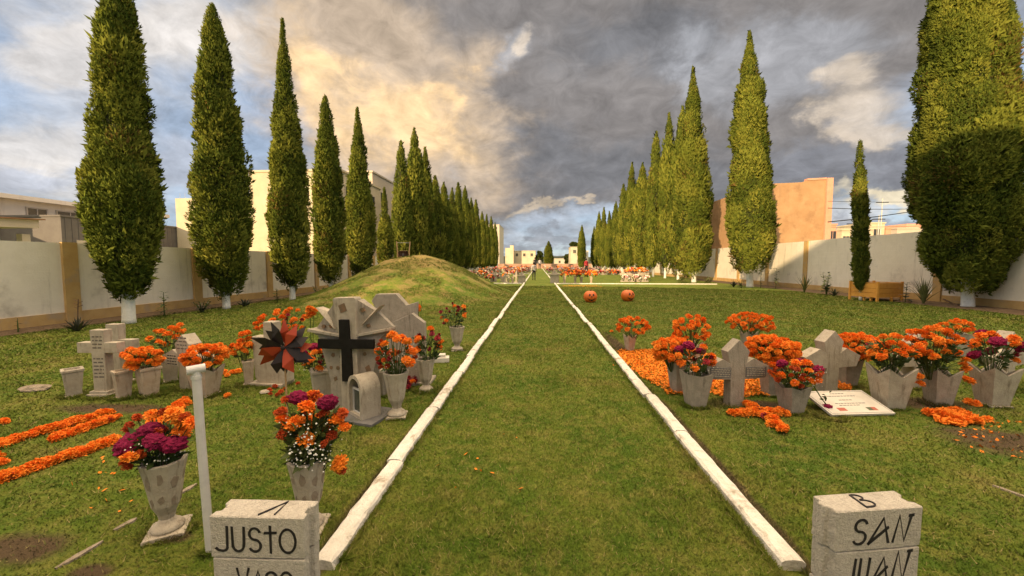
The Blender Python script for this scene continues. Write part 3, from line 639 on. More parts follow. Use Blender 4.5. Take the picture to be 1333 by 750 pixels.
    # core
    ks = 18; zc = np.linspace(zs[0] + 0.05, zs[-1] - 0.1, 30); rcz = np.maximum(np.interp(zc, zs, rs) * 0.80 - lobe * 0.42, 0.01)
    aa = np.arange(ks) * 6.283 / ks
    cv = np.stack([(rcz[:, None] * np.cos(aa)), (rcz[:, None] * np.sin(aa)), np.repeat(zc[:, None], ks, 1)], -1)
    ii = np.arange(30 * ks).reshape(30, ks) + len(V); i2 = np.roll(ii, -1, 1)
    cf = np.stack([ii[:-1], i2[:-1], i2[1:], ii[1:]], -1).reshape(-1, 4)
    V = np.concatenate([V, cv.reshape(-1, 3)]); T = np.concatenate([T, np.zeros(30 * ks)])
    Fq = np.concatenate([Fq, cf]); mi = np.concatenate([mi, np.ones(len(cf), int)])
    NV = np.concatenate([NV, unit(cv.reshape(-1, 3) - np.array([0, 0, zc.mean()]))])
    me = np_mesh(name, V, Fq, [CYP, CYPC], mi, T); a_ = me.attributes.new('clump', 'FLOAT_VECTOR', 'POINT'); a_.data.foreach_set('vector', NV.astype(np.float32).ravel())
    return me
def trunk_mesh(r, h, top, seed=0):
    b = MB(); r *= 0.62; b.lathe([(r * 1.18, -0.05), (r * 1.05, 0.12), (r, 0.5), (r * 0.95, h), (r * 0.6, (h + top) / 2)], 14, 0, None)
    for i, p in enumerate(b.v):
        a = math.atan2(p[1], p[0]); k = 1 + 0.10 * math.sin(a * 4 + seed) * (1 if p[2] < 0.6 else 0.5); b.v[i] = (p[0] * k, p[1] * k, p[2])
    return b.mesh('trunk', WASH, smooth=True)
def cypress(label, x, y, prof, n, blade, lobe, seed, tr=0.17, group=None, up=0.9, lean=(0, 0), extra=None, nblade=3):
    t = thing('cypress_tree', label, 'tree', (x, y, 0), 0, group)
    t.rotation_euler = (-lean[1], lean[0], 0)
    link('trunk', trunk_mesh(tr, prof[0][0] + 0.3, prof[0][0] + 1.2, seed), t)
    link('crown', crown_mesh('crown', prof, n, blade, lobe, seed, up, nblade), t)
    if extra:
        for (ox, oy, pr, nn, sdn) in extra: link('side_crown', crown_mesh('side_crown', pr, nn, blade, lobe * 0.8, sdn, up, nblade), t, (ox, oy, 0))
    return t
def lx(px, X): return X * F / (px - 700) * 1.0
def prof_px(px, Y, rows):
    """rows of (py, halfwidth px) -> (z, r)"""
    out = []
    for py, hw in rows:
        p = AY(px, py, Y); out.append((p.z, hw * Y / F * CF(px)))
    return sorted(out)
GL = 'cypresses along the left wall'; GR = 'cypresses along the right wall'
# left row, near ones
cypress('tall dark cypress nearest on the left, reaching out of the frame beside the stone crosses', *G(168, 421).xy, prof_px(160, 10.3, [(388, 14), (372, 24), (345, 38), (310, 52), (270, 58), (225, 53), (180, 46), (130, 39), (80, 33), (30, 27), (-20, 20), (-70, 10), (-95, 2)]), 15000, 0.17, 0.30, 11, 0.20, GL, lean=(.013, .014))
cypress('thick cypress second from the left with bulging clumps and a rounded tip', *G(295, 402).xy, prof_px(291, 13.5, [(384, 10), (372, 18), (350, 33), (320, 42), (290, 45), (255, 43), (215, 38), (170, 33), (120, 26), (80, 20), (48, 12), (30, 5), (24, 1)]), 13500, 0.17, 0.32, 12, 0.17, GL)
cypress('slender pointed cypress third in the left row before the cream building', *G(381, 391).xy, prof_px(377, 16.6, [(374, 8), (360, 18), (335, 27), (300, 31), (265, 29), (220, 25), (170, 19), (120, 13), (80, 7), (55, 3), (38, 1)]), 11000, 0.19, 0.34, 13, 0.17, GL)
cypress('shorter cypress fourth in the left row with blunt tip', *G(431, 383).xy, prof_px(428, 20.0, [(366, 6), (350, 17), (320, 22), (285, 23), (250, 20), (210, 17), (175, 12), (150, 7), (135, 2)]), 9000, 0.21, 0.36, 14, 0.17, GL)
cypress('fifth cypress in the left row, last one standing clear of the mound', *G(471, 377).xy, prof_px(470, 23.6, [(366, 8), (345, 18), (315, 21), (280, 20), (240, 15), (200, 10), (170, 5), (147, 1)]), 8000, 0.22, 0.36, 15, 0.17, GL)
cypress('small young cypress left of the wheelbarrow on the mound', *G(503, 373).xy, prof_px(503, 27, [(364, 8), (340, 12), (310, 11), (285, 7), (262, 3), (248, 1)]), 3500, 0.22, 0.34, 16, 0.12, GL)
# right row, near ones
cypress('huge broad cypress on the right, taller than the frame, over a whitewashed trunk', *G(1260, 400.5).xy, prof_px(1263, 14.0, [(362, 28), (352, 50), (335, 66), (305, 77), (270, 80), (235, 88), (205, 90), (170, 85), (130, 79), (80, 73), (30, 68), (-30, 62), (-90, 48), (-150, 22), (-190, 5)]), 56000, 0.17, 0.42, 21, 0.28, GR, 0.6, lean=(-.035, .042))
cypress('narrow pencil cypress rising behind the wooden planter box', *AY(1121, 376, 17.6).xy, prof_px(1121, 17.6, [(376, 8), (360, 11), (330, 12.5), (300, 12), (265, 11), (235, 9), (210, 6.5), (195, 4), (182, 1)]), 4000, 0.16, 0.2, 22, 0.08, GR, lean=(-.035, .028))
cypress('tall cypress with a second smaller tip before the orange building', *G(976, 374).xy, prof_px(977, 26.2, [(352, 10), (340, 24), (318, 31), (285, 33), (250, 31), (205, 27), (160, 24), (120, 20), (85, 13), (55, 6), (30, 1)]), 16000, 0.27, 0.48, 23, 0.3, GR, 0.8, lean=(-.030, .017), extra=[(0.95, 0.2, prof_px(995, 26.2, [(290, 8), (240, 11), (190, 8), (150, 5), (127, 1)]), 2500, 77)])
cypress('tall dense cypress left of the orange building with trunk showing', *G(903, 367.5).xy, prof_px(904, 32.5, [(354, 10), (340, 22), (310, 26), (275, 28), (240, 25), (200, 20), (160, 15), (120, 9), (95, 4), (76, 1)]), 13000, 0.31, 0.52, 24, 0.3, GR, 0.8, lean=(-.028, .011))
# far rows: copies of three crowns
base_prof = [(0.55, 0.25), (1.2, 0.75), (2.5, 1.0), (4.2, 1.05), (6.2, 0.9), (8.0, 0.62), (9.3, 0.3), (10.0, 0.04)]
fars = [crown_mesh('crown', [(z, r * k) for z, r in base_prof], 4200, 0.3, 0.42, 40 + i, 0.9, 3) for i, k in enumerate((1.0, 1.1, 0.9))]
ftr = trunk_mesh(0.2, 1.2, 2.0, 5)
def far_cyp(label, px, X, top, wpx, i, group):
    Y = X * F / (px - 700); z = AY(px, top, Y).z; rw_ = wpx / 2 * Y / F * CF(px)
    t = thing('cypress_tree', label, 'tree', (X, Y, 0), i * 1.3, group)
    link('trunk', ftr, t, scale=(1, 1, 1))
    link('crown', fars[i % 3], t, scale=(rw_ / 1.05, rw_ / 1.05, z / 10.0), rotz=i * 2.1)
for i, (px, top, w) in enumerate([(521, 184, 31), (539, 168, 32), (553, 192, 29), (566, 229, 27), (577, 238, 24), (588, 245, 21), (596, 238, 20), (605, 243, 18), (613, 258, 16), (619, 260, 15), (627, 276, 13), (633, 279, 12), (639, 282, 11), (644, 290, 9)]):
    lab = ['first cypress of the dark cluster, right of the wheelbarrow', 'tallest cypress of the dark cluster behind the mound', 'third pointed cypress of the dark cluster behind the mound'][i] if i < 3 else 'distant slender cypress in the shaded left row beyond the mound'
    far_cyp(lab, px, -10.8, top, w, i, 'distant cypresses of the left row')
for i, (px, top, w) in enumerate([(877, 140, 33), (861, 148, 30), (846, 172, 27), (830, 213, 25), (817, 212, 22), (807, 240, 19), (798, 263, 16), (790, 275, 13), (783, 270, 12), (777, 276, 12), (771, 295, 10)]):
    lab = ['sunlit cypress just left of the dense one in the right row', 'sunlit cypress with the tallest thin tip in the far right row', 'third sunlit cypress of the far right row'][i] if i < 3 else 'distant slender cypress in the sunlit right row'
    far_cyp(lab, px, 13.8, top, w, i + 1, 'distant cypresses of the right row')
Y = 92; p = AY(757, 345, Y); t = thing('cypress_tree', 'lone small dark cypress far away by the square cream building', 'tree', (p.x, Y, 0)); link('trunk', ftr, t); link('crown', fars[1], t, scale=(0.95, 0.95, 1.06))

def broad_tree(label, px, ytop, Y, wpx, seed, round_=True):
    z = AY(px, ytop, Y).z; rw_ = wpx / 2 * Y / F; r_ = np.random.default_rng(seed); n = 2600
    p0 = AY(px, 345, Y)
    t = thing('round_tree', label, 'tree', (p0.x, Y, 0))
    b = MB(); b.tube([(0, 0, 0), (0.1, 0, z * 0.3), (0.0, 0.1, z * 0.6)], [0.35, 0.25, 0.1], 8)
    for k in range(4): a = k * 1.6; b.tube([(0.05, 0, z * 0.3), (math.cos(a) * rw_ * 0.6, math.sin(a) * rw_ * 0.6, z * 0.6)], [0.16, 0.05], 6)
    b.build('trunk', BARK, t, smooth=True)
    cl = unit(r_.normal(size=(26, 3))) * np.array([rw_ * 0.62, rw_ * 0.62, z * 0.34]) + np.array([0, 0, z * 0.58])
    if not round_: cl[:, :2] *= np.clip((z * 1.08 - cl[:, 2:3]) / (z * 0.75), 0.1, 1)
    li = r_.integers(0, 26, n); d = unit(r_.normal(size=(n, 3)))
    P = cl[li] + d * rw_ * 0.3; L = rw_ * 0.13
    ax = unit(r_.normal(size=(n, 3)) + np.array([0, 0, 0.3])); sd_ = unit(np.cross(ax, r_.normal(size=(n, 3))))
    V = np.stack([P - ax * L, P + sd_ * L * 0.6, P + ax * L, P - sd_ * L * 0.6], 1).reshape(-1, 3)
    tl = np.clip(0.5 + 0.2 * r_.normal(size=26), 0.13, 1)
    link('crown', np_mesh('crown', V, np.arange(len(V)).reshape(-1, 4), TREEM, tone=np.repeat(tl[li], 4)), t)
p = AY(714, 345, 135); t = thing('conical_tree', 'dark conical tree beyond the end of the path', 'tree', (p.x, 135, 0)); link('trunk', ftr, t); link('crown', fars[2], t, scale=(1.9, 1.9, AY(714, 314, 135).z / 10))
broad_tree('low brownish round tree beside the dark conical one', 702, 326, 142, 12, 52)
broad_tree('bushy tree left of the square cream building in the distance', 746, 313, 150, 17, 53)
broad_tree('small bush like tree left of the bushy one far away', 738, 330, 152, 9, 54)
hb = MB()
for k in range(60):
    x = -700 + k * 24; hb.box((x, 900, 9 + 6 * mnoise.noise(Vector((k * 0.3, 0, 0)))), (24.0, 40, 18 + 12 * mnoise.noise(Vector((k * 0.3, 0, 0)))))
struct(hb.build('hills', mat('far_hill', (0.05, 0.06, 0.05), (0.07, 0.075, 0.06), 0.02, 1.0)))

# ------------------------------------------------------------------ flowers
def head_mesh(name, m, kind, seed):
    r_ = random.Random(seed); b = MB()
    if kind == 'pom':          # ruffled marigold
        b2 = bmesh.new(); bmesh.ops.create_icosphere(b2, subdivisions=1, radius=0.62)
        vs_ = [v.co.copy() for v in b2.verts]; fs = [tuple(v.index for v in f.verts) for f in b2.faces]; b2.free(); b.add(vs_, fs)
        rings = [(6, 5), (24, 9), (42, 13), (60, 16), (78, 18), (96, 17), (116, 13)]
        for th, n in rings:
            for k in range(n):
                t = R(th + r_.uniform(-7, 7)); p = 2 * math.pi * (k + r_.uniform(-.3, .3)) / n
                d = Vector((math.sin(t) * math.cos(p), math.sin(t) * math.sin(p), math.cos(t)))
                a = d.cross(Vector((0.1, 0.2, 1))).normalized(); a = Matrix.Rotation(r_.uniform(-.7, .7), 3, d) @ a
                c = d.cross(a); w = r_.uniform(.11, .18); L = r_.uniform(.82, 1.08)
                b.add([d * .5 - a * w * .5, d * .5 + a * w * .5, d * L + a * w + c * r_.uniform(-.16, .16), d * (L + .06) + c * r_.uniform(-.1, .2), d * L - a * w + c * r_.uniform(-.16, .16)], [(0, 1, 2, 3, 4)])
        for v_ in range(len(b.v)): x, y, z = b.v[v_]; b.v[v_] = (x, y, z * 0.78)
        return b.mesh(name, m)
    if kind == 'comb':         # folded velvet cockscomb
        b2 = bmesh.new(); bmesh.ops.create_icosphere(b2, subdivisions=4, radius=1.0)
        for v in b2.verts:
            p = v.co.copy(); q = p * 2.2 + Vector((seed * 3.1, 0, 0))
            f = abs(mnoise.noise(q)) * 0.9 + abs(mnoise.noise(q * 2.4)) * 0.35
            v.co = Vector((p.x, p.y, p.z * 0.72)) * (0.72 + f * 0.55)
        me = bpy.data.meshes.new(name); b2.to_mesh(me); b2.free(); me.materials.append(m)
        return me
    for th, n in ((20, 4), (55, 6), (85, 7)):   # open rose
        for k in range(n):
            t = R(th + r_.uniform(-6, 6)); p = 2 * math.pi * (k + r_.uniform(-.3, .3)) / n
            d = Vector((math.sin(t) * math.cos(p), math.sin(t) * math.sin(p), math.cos(t))); a = d.cross(Vector((0.1, 0, 1))).normalized(); c = d.cross(a)
            b.add([d * .15, d * .6 + a * .38 , d * .98 + a * .3 + c * .1, d * 1.02 - a * .3 + c * .1, d * .6 - a * .38], [(0, 1, 2, 3, 4)])
    b.lathe([(0.05, -.5), (.35, -.2), (.42, .2), (.15, .62)], 7)
    return b.mesh(name, m)
HEADS = {
    'M': [head_mesh('marigold_head', MARI, 'pom', i) for i in range(4)],
    'D': [head_mesh('marigold_head', MARID, 'pom', 10 + i) for i in range(2)],
    'C': [head_mesh('cockscomb_head', CROWNF, 'comb', i) for i in range(3)],
    'R': [head_mesh('rose_head', REDF, 'rose', i) for i in range(2)],
    'P': [head_mesh('pink_head', PINKF, 'rose', 4)],
    'K': [head_mesh('cream_head', CREAMF, 'rose', 5)],
}
HN = {'M': 'marigold_head', 'D': 'marigold_head', 'C': 'cockscomb_head', 'R': 'rose_head', 'P': 'flower_head', 'K': 'flower_head'}
HR = {'M': 0.048, 'D': 0.031, 'C': 0.072, 'R': 0.038, 'P': 0.04, 'K': 0.04}
def add_head(kind, parent, p, r_, sc=1.0, tilt=None):
    me = r_.choice(HEADS[kind]); s = HR[kind] * sc * r_.uniform(0.8, 1.15)
    if tilt is None: tilt = (r_.uniform(-.5, .5), r_.uniform(-.5, .5))
    return link(HN[kind], me, parent, p, rot=(tilt[0], tilt[1], r_.uniform(0, 6.28)), scale=s)
def leaves_mesh(r_, n, rx, h, drop=0.1, L=0.075, stems=(), z0=0.0, mouth=0.0):
    b = MB()
    for k in range(n):
        a = r_.uniform(0, 6.283); q = math.sqrt(r_.random()); zq = r_.random(); re_ = (mouth * .6 if mouth else rx * .8) * (1 - zq) + rx * .85 * zq; p = Vector((math.cos(a) * re_ * q, math.sin(a) * re_ * q, z0 - drop + zq * (h + drop)))
        d = Vector((math.cos(a) * r_.uniform(.3, 1.2), math.sin(a) * r_.uniform(.3, 1.2), r_.uniform(-.4, 1.0))).normalized()
        s_ = d.cross(Vector((r_.uniform(-1, 1), r_.uniform(-1, 1), r_.uniform(-1, 1)))).normalized(); l = L * r_.uniform(.6, 1.3); w = l * .22
        b.add([p, p + d * l * .45 + s_ * w, p + d * l, p + d * l * .45 - s_ * w], [(0, 1, 2, 3)])
    for q in stems: b.tube([Vector((q.x * .15, q.y * .15, -0.12)), Vector((q.x * .55, q.y * .55, q.z * .45)), q], 0.004, 4, 1)
    return b
def bouquet(label, x, y, z0, rx, h, mix, seed, group=None, fill=1.0, leaf=70, breath=0, cat='bouquet', sc=1.0, tall=0.0, sparse=False, low=0.0, extra=(), mouth=0.0):
    """flowers standing in a vase mouth at (x, y, z0); mix is a list of (kind, count)"""
    r_ = random.Random(seed); t = thing('flower_bouquet', label, cat, (x, y, z0), 0, group)
    pts = []; names = [k for k, n in mix for _ in range(n)]; r_.shuffle(names); names.sort(key=lambda k: -HR[k])
    for k in names:
        best = None
        for tr in range(26):
            a = r_.uniform(0, 6.283); el = r_.uniform(-0.35 if sparse else -0.75, 1.5); sh = r_.uniform(.82, 1.0) if not sparse else r_.uniform(.35, 1.0)
            p = Vector((math.cos(a) * math.cos(el) * rx * sh, math.sin(a) * math.cos(el) * rx * .85 * sh, h * (.48 + low) + math.sin(el) * h * .5 * sh))
            dmin = min([((p - q).length - (HR[k] + HR[kk]) * .8 * sc) for q, kk in pts] or [1])
            if best is None or dmin > best[0]: best = (dmin, p)
            if dmin > 0.004: break
        if best[0] < -0.9 * HR[k]: continue
        p = best[1]; pts.append((p, k))
        add_head(k, t, p, r_, sc, (-p.y / rx * .8 if rx else 0, p.x / rx * .8))
    for (ox, oy, oz, k) in extra: pts.append((Vector((ox, oy, oz)), k)); add_head(k, t, (ox, oy, oz), r_, sc)
    leaves_mesh(r_, leaf, rx, h * .6, 0.01, 0.075, [p for p, k in pts][:60], 0.02, mouth).build('greenery', [LEAFM, STEMM], t)
    if breath:
        b = MB()
        for k in range(breath):
            a = r_.uniform(-2.6, 0.4); q = Vector((math.cos(a) * rx * r_.uniform(.4, 1.1), math.sin(a) * rx * r_.uniform(.5, 1.05), h * r_.uniform(.1, .75)))
            s_ = r_.uniform(.003, .0055)
            b.add([q + Vector(d) * s_ for d in ((1, 0, 0), (-1, 0, 0), (0, 1, 0), (0, -1, 0), (0, 0, 1), (0, 0, -1))], [(0, 2, 4), (2, 1, 4), (1, 3, 4), (3, 0, 4), (2, 0, 5), (1, 2, 5), (3, 1, 5), (0, 3, 5)])
        b.build('baby_breath_sprays', WHITEF, t)
    return t

# ------------------------------------------------------------------ vases
def tall_vase(label, px, yb, yt, wpx, rot=0.0, m=STONE, chips=True, seed=0, group=None, foot=1.0):
    p = G(px, yb); s = p.y / F; h = (yb - yt) * s; w = wpx * s / 2 * CF(px) ** .3; p = p + Vector((0, w * .45, 0))
    t = thing('stone_vase', label, 'vase', (p.x, p.y, 0), rot, group)
    n = 8; prof = [(.34 * w, h * .20), (.40 * w, h * .27), (.62 * w, h * .40), (.86 * w, h * .82), (w, h * .985), (w, h), (w * .80, h), (w * .74, h * .8)]
    b = MB(); b.lathe(prof, n, 0, None, math.pi / 8); b.build('bowl', m, t, bevel=0.004)
    b = MB(); b.lathe([(.66 * w, h * .045), (.72 * w, h * .075), (.64 * w, h * .105), (.60 * w, h * .12), (.50 * w, h * .135), (.36 * w, h * .175), (.335 * w, h * .202)], 24); b.build('foot', m, t, smooth=True)
    b = MB(); k = .74 * w * foot; b.prism([(-k, -.005), (k, -.005), (k, h * .035), (k * .86, h * .05), (-k * .86, h * .05), (-k, h * .035)], -k, k); b.build('plinth', m, t, bevel=0.003)
    if chips:
        r_ = random.Random(seed)
        for k in range(n):
            a0, a1 = 2 * math.pi * k / n + math.pi / 8, 2 * math.pi * (k + 1) / n + math.pi / 8; am = (a0 + a1) / 2
            for zc in ((.78, .47) if k % 2 else (.71, .5)):
                zc += r_.uniform(-.05, .05); rr = np.interp(zc * h, [.40 * h, .82 * h, .985 * h], [.62 * w, .86 * w, w]); hw = rr * math.sin(math.pi / 8) * r_.uniform(.5, .85); ap = rr * math.cos(math.pi / 8)
                sl = (.86 - .62) * w / (.42 * h); na = r_.randint(4, 6); pts = []; ph = r_.uniform(0, 6); vv = r_.uniform(.06, .11)
                for q in range(na):
                    an = 2 * math.pi * q / na + ph + r_.uniform(-.4, .4); du = math.cos(an) * hw * r_.uniform(.55, 1.0); dv = math.sin(an) * h * vv * r_.uniform(.6, 1.25)
                    rad = ap + dv * sl * math.cos(math.pi / 8)
                    pts.append(Vector((math.cos(am) * rad - math.sin(am) * du, math.sin(am) * rad + math.cos(am) * du, zc * h + dv)))
                o_ = Vector((math.cos(am), math.sin(am), 0)); b = MB()
                b.add([q_ + o_ * .002 for q_ in pts] + [q_ - o_ * .006 for q_ in pts], [tuple(range(na))] + [(i, i + na, (i + 1) % na + na, (i + 1) % na) for i in range(na)]); b.build('stone_chip', CHIP, t)
    return t, Vector((p.x, p.y, h)), w
def tulip_vase(label, px, yb, yt, wpx, rot=0.5, m=STONE2, group=None, base=True, dip=0.2):
    rot = R(38) + (rot - .5) * .5 - math.atan((px - 700) / F)
    p = G(px, yb); s = p.y / F; h = (yb - yt) * s; side = wpx * s / 1.36 * CF(px) ** .25; p = p + Vector((0, side * .5, 0))
    t = thing('square_vase', label, 'vase', (p.x, p.y, 0), rot, group)
    a0, a1, th = side * .30, side * .5, side * .07; b = MB(); z0 = .02 if base else -.005
    cs = [(-1, -1), (1, -1), (1, 1), (-1, 1)]
    V = []; 
    for (cx, cy) in cs: V.append((cx * a0, cy * a0, z0))
    for (cx, cy) in cs: V.append((cx * a1, cy * a1, h))
    for k in range(4): mx_, my_ = (cs[k][0] + cs[(k + 1) % 4][0]) / 2, (cs[k][1] + cs[(k + 1) % 4][1]) / 2; V.append((mx_ * a1 * .955, my_ * a1 * .955, h * (1 - dip)))
    for (cx, cy) in cs: V.append((cx * (a0 - .2 * th), cy * (a0 - .2 * th), h * .45))
    for (cx, cy) in cs: V.append((cx * (a1 - th), cy * (a1 - th), h * .985))
    for k in range(4): mx_, my_ = (cs[k][0] + cs[(k + 1) % 4][0]) / 2, (cs[k][1] + cs[(k + 1) % 4][1]) / 2; V.append((mx_ * (a1 * .955 - th), my_ * (a1 * .955 - th), h * (1 - dip) - .004))
    F_ = [(3, 2, 1, 0), (12, 13, 14, 15)]
    for k in range(4):
        k2 = (k + 1) % 4
        F_ += [(k, k2, 4 + k2, 8 + k, 4 + k), (12 + k, 16 + k, 20 + k, 16 + k2, 12 + k2), (4 + k, 8 + k, 20 + k, 16 + k), (8 + k, 4 + k2, 16 + k2, 20 + k)]
    b.add(V, F_); b.build('bowl', m, t)
    if base:
        b = MB(); b.box((0, 0, .01), (a0 * 2.5, a0 * 2.5, .03)); b.build('plinth', m, t, bevel=0.003)
    return t, Vector((p.x, p.y, h)), side / 2
def urn(label, px, yb, yt, wpx, rot=0.4, m=STONE, group=None):
    rot = rot - math.atan((px - 700) / F) * .7
    p = G(px, yb); s = p.y / F; h = (yb - yt) * s; k = wpx * s / 1.3 / 2 * CF(px) ** .3; p = p + Vector((0, k, 0)); q = math.sqrt(2)
    t = thing('square_urn', label, 'vase', (p.x, p.y, 0), rot, group)
    b = MB(); b.lathe([(.66 * k * q, h * .07), (.90 * k * q, h * .86), (.90 * k * q, h * .9)], 4, 0, None, math.pi / 4); b.build('bowl', m, t, bevel=.004)
    b = MB(); b.lathe([(.98 * k * q, h * .9), (k * q, h * .93), (k * q, h * .985), (.9 * k * q, h), (.7 * k * q, h), (.66 * k * q, h * .93)], 4, 0, None, math.pi / 4); b.build('rim', m, t, bevel=.002)
    b = MB(); b.lathe([(.9 * k * q, -.005), (.9 * k * q, h * .04), (.76 * k * q, h * .045), (.76 * k * q, h * .075)], 4, 0, None, math.pi / 4); b.build('plinth', m, t, bevel=.002)
    return t, Vector((p.x, p.y, h)), k

# ------------------------------------------------------------------ lettering
def strokes(lines, w, M, th=0.0015):
    """brush strokes: polylines in (x, z) drawn as thin flat ribbons"""
    b = MB()
    for ln in lines:
        pts = [Vector((x, 0, z)) for x, z in ln]; n = len(pts); V = []; r_ = random.Random(int(ln[0][0] * 1e4))
        for i, p in enumerate(pts):
            d = (pts[min(i + 1, n - 1)] - pts[max(i - 1, 0)]).normalized(); s_ = Vector((-d.z, 0, d.x)) * (w / 2 * r_.uniform(.85, 1.12))
            V += [p + s_, p - s_]
        e0 = (pts[0] - pts[1]).normalized() * w * .35; e1 = (pts[-1] - pts[-2]).normalized() * w * .35
        V = [V[0] + e0 * .4, V[1] + e0] + V[2:-2] + [V[-2] + e1, V[-1] + e1 * .5]
        o = [Vector((v_.x, -th, v_.z)) for v_ in V]; k = len(V)
        b.add(o + [Vector((v_.x, 0.004, v_.z)) for v_ in V], [(2 * i, 2 * i + 1, 2 * i + 3, 2 * i + 2) for i in range(n - 1)] + [(2 * i, 2 * i + 2, 2 * i + 2 + k, 2 * i + k) for i in range(n - 1)] + [(2 * i + 1, 2 * i + 1 + k, 2 * i + 3 + k, 2 * i + 3) for i in range(n - 1)] + [(0, k, k + 1, 1), (k - 2, k - 1, 2 * k - 1, 2 * k - 2)], 0, M)
    return b
def arc(cx, cz, rx, rz, a0, a1, n=14): return [(cx + rx * math.cos(R(a0 + (a1 - a0) * k / n)), cz + rz * math.sin(R(a0 + (a1 - a0) * k / n))) for k in range(n + 1)]
GLY = {  # unit box 0..1
    'J': [[(1.0, 1.0), (.98, .3)] + arc(.55, .16, .42, .15, 10, -90, 8) + [(.2, .04), (.0, .12)]],
    'U': [[(0, 1), (0.02, .35)] + arc(.45, .28, .43, .27, 180, 360, 12) + [(.9, .4), (.92, 1)]],
    'S': [arc(.5, .75, .42, .24, 20, 270, 14) + arc(.5, .26, .45, .25, 90, -150, 14)],
    'T': [[(.5, 1.08), (.5, 0)], [(0, .8), (1, .82)]],
    'O': [arc(.5, .5, .5, .5, 100, 460, 24)],
    'A': [[(0, 0), (.62, 1.0), (1.05, .02)], [(.02, .02), (.93, .62)]],
    'N': [[(0, 0), (.2, 1), (.72, .02), (.95, 1.0)], [(.8, .98), (1.08, 1.0)]],
    'V': [[(0, 1), (.45, 0), (.95, 1)]],
    'B': [[(.0, 0), (.15, 1.0)] + arc(.3, .78, .42, .22, 90, -90, 8) + arc(.3, .28, .6, .27, 90, -100, 10) + [(0, 0)]],
    'L': [[(0, 1), (0, 0), (.9, 0)]],
}
def word(txt, x0, z0, h, adv, wd):
    out = []
    for i, ch in enumerate(txt):
        for ln in GLY[ch]: out.append([(x0 + i * adv + a * wd, z0 + b_ * h) for a, b_ in ln])
    return out
def inscription(parent, rows, yfront, m=ENGR, seed=0, rows_h=0.55, name='lettering'):
    """small cut text: rows of (x0, x1, z, height) worn beyond reading"""
    r_ = random.Random(seed); b = MB()
    for x0, x1, z, h in rows:
        x = x0
        while x < x1:
            w = min(r_.uniform(.5, 1.4) * h * 1.6, x1 - x)
            if w > h * .25: b.box((x + w / 2, yfront - 0.0006, z), (w, 0.0016, h * r_.uniform(.5, .62)))
            x += w + h * .45
    return b.build(name, m, parent)

# ------------------------------------------------------------------ street-name blocks
def block_marker(label, front_l, front_r, ytop_z, words, topglyph, rot, side):
    """three stacked concrete blocks with hand painted letters"""
    zt = ytop_z; A = G(*front_l, zt); B = G(*front_r, zt); c = (A + B) / 2; w = (B - A).length; ang = math.atan2(B.y - A.y, B.x - A.x)
    t = thing('block_sign', label, 'street sign', (c.x, c.y, 0), ang)
    d = 0.125; hb = 0.192; z = zt
    for i in range(3):
        off = 0.006 if i == 1 else 0.0; x0, x1 = -w / 2 + off, w / 2 - off * .6; n = 0.032; q = 0.022
        # tongue on one end, groove in the other
        L_ = [(x0, 0), (x0, d * .30), (x0 + q * side, d * .36), (x0 + q * side, d * .64), (x0, d * .70), (x0, d)]
        R_ = [(x1, d), (x1, d * .70), (x1 - q * side * -1 if False else x1 - q, d * .64), (x1 - q, d * .36), (x1, d * .30), (x1, 0)]
        poly = L_ + R_; zb = z - hb + 0.004; m_ = len(poly); r_ = random.Random(i + int(w * 1e4))
        bm = bmesh.new(); lo = [bm.verts.new((x, y, zb)) for x, y in poly]; hi = [bm.verts.new((x, y, z)) for x, y in poly]
        bm.faces.new(lo[::-1]); bm.faces.new(hi)
        for k in range(m_): bm.faces.new((lo[k], lo[(k + 1) % m_], hi[(k + 1) % m_], hi[k]))
        bmesh.ops.recalc_face_normals(bm, faces=bm.faces)
        bmesh.ops.triangulate(bm, faces=[f for f in bm.faces if len(f.verts) > 4])
        bmesh.ops.bevel(bm, geom=[e for e in bm.edges if e.calc_face_angle(0) > .6], offset=.004, segments=1, affect='EDGES')
        bmesh.ops.subdivide_edges(bm, edges=[e for e in bm.edges if e.calc_length() > .05], cuts=4, use_grid_fill=True)
        bm.normal_update()
        for v_ in bm.verts:
            if v_.normal.y > -.9: v_.co += v_.normal * .004 * mnoise.noise(Vector((v_.co.x * 40, v_.co.y * 40, v_.co.z * 40 + i)))
        me = bpy.data.meshes.new('block'); bm.to_mesh(me); bm.free(); me.materials.append(BLOCK); bo = link('block', me, t)
        if i < 2:
            M = Matrix.Translation((0, 0.0, z - hb)); strokes(words[i], .0115 if side > 0 else .0125, M).build('lettering', PAINT, bo)
        if i == 0:
            Mt = Matrix.Translation((0, 0, z + .001)) @ Matrix.Rotation(R(-90), 4, 'X') @ Matrix.Scale(1, 4)
            # letters lie on the top face: x along, z of the glyph runs away from the viewer
            Mt = Matrix(((1, 0, 0, 0), (0, 0, 1, 0), (0, -1, 0, z + .0035), (0, 0, 0, 1)))
            strokes(topglyph, .007, Mt, .0012).build('lettering', PAINT, bo)
        z -= hb
    return t
ZT = 0.5
wA = (G(395, 675, ZT) - G(272, 672, ZT)).length
block_marker('stacked concrete blocks painted JUSTO beside the grey steel post', (272, 672), (395, 675), ZT,
             [[[(x - wA / 2 , z) for x, z in ln] for ln in word('J', .026, .035, .112, .08, .052) + word('U', .100, .035, .11, .08, .058) + word('S', .173, .035, .108, .08, .056) + word('T', .245, .032, .112, .08, .052) + word('O', .312, .034, .106, .08, .070)],
              [[(x - wA / 2, z) for x, z in ln] for ln in word('V', .115, .037, .112, .07, .055) + word('A', .175, .035, .105, .07, .055) + word('S', .24, .034, .102, .07, .055) + word('O', .305, .034, .102, .07, .06)]],
             [[(.0, .015), (.075, .11), (.07, .02)]], 0, 1)
wB = (G(1203, 660, ZT) - G(1083, 664, ZT)).length
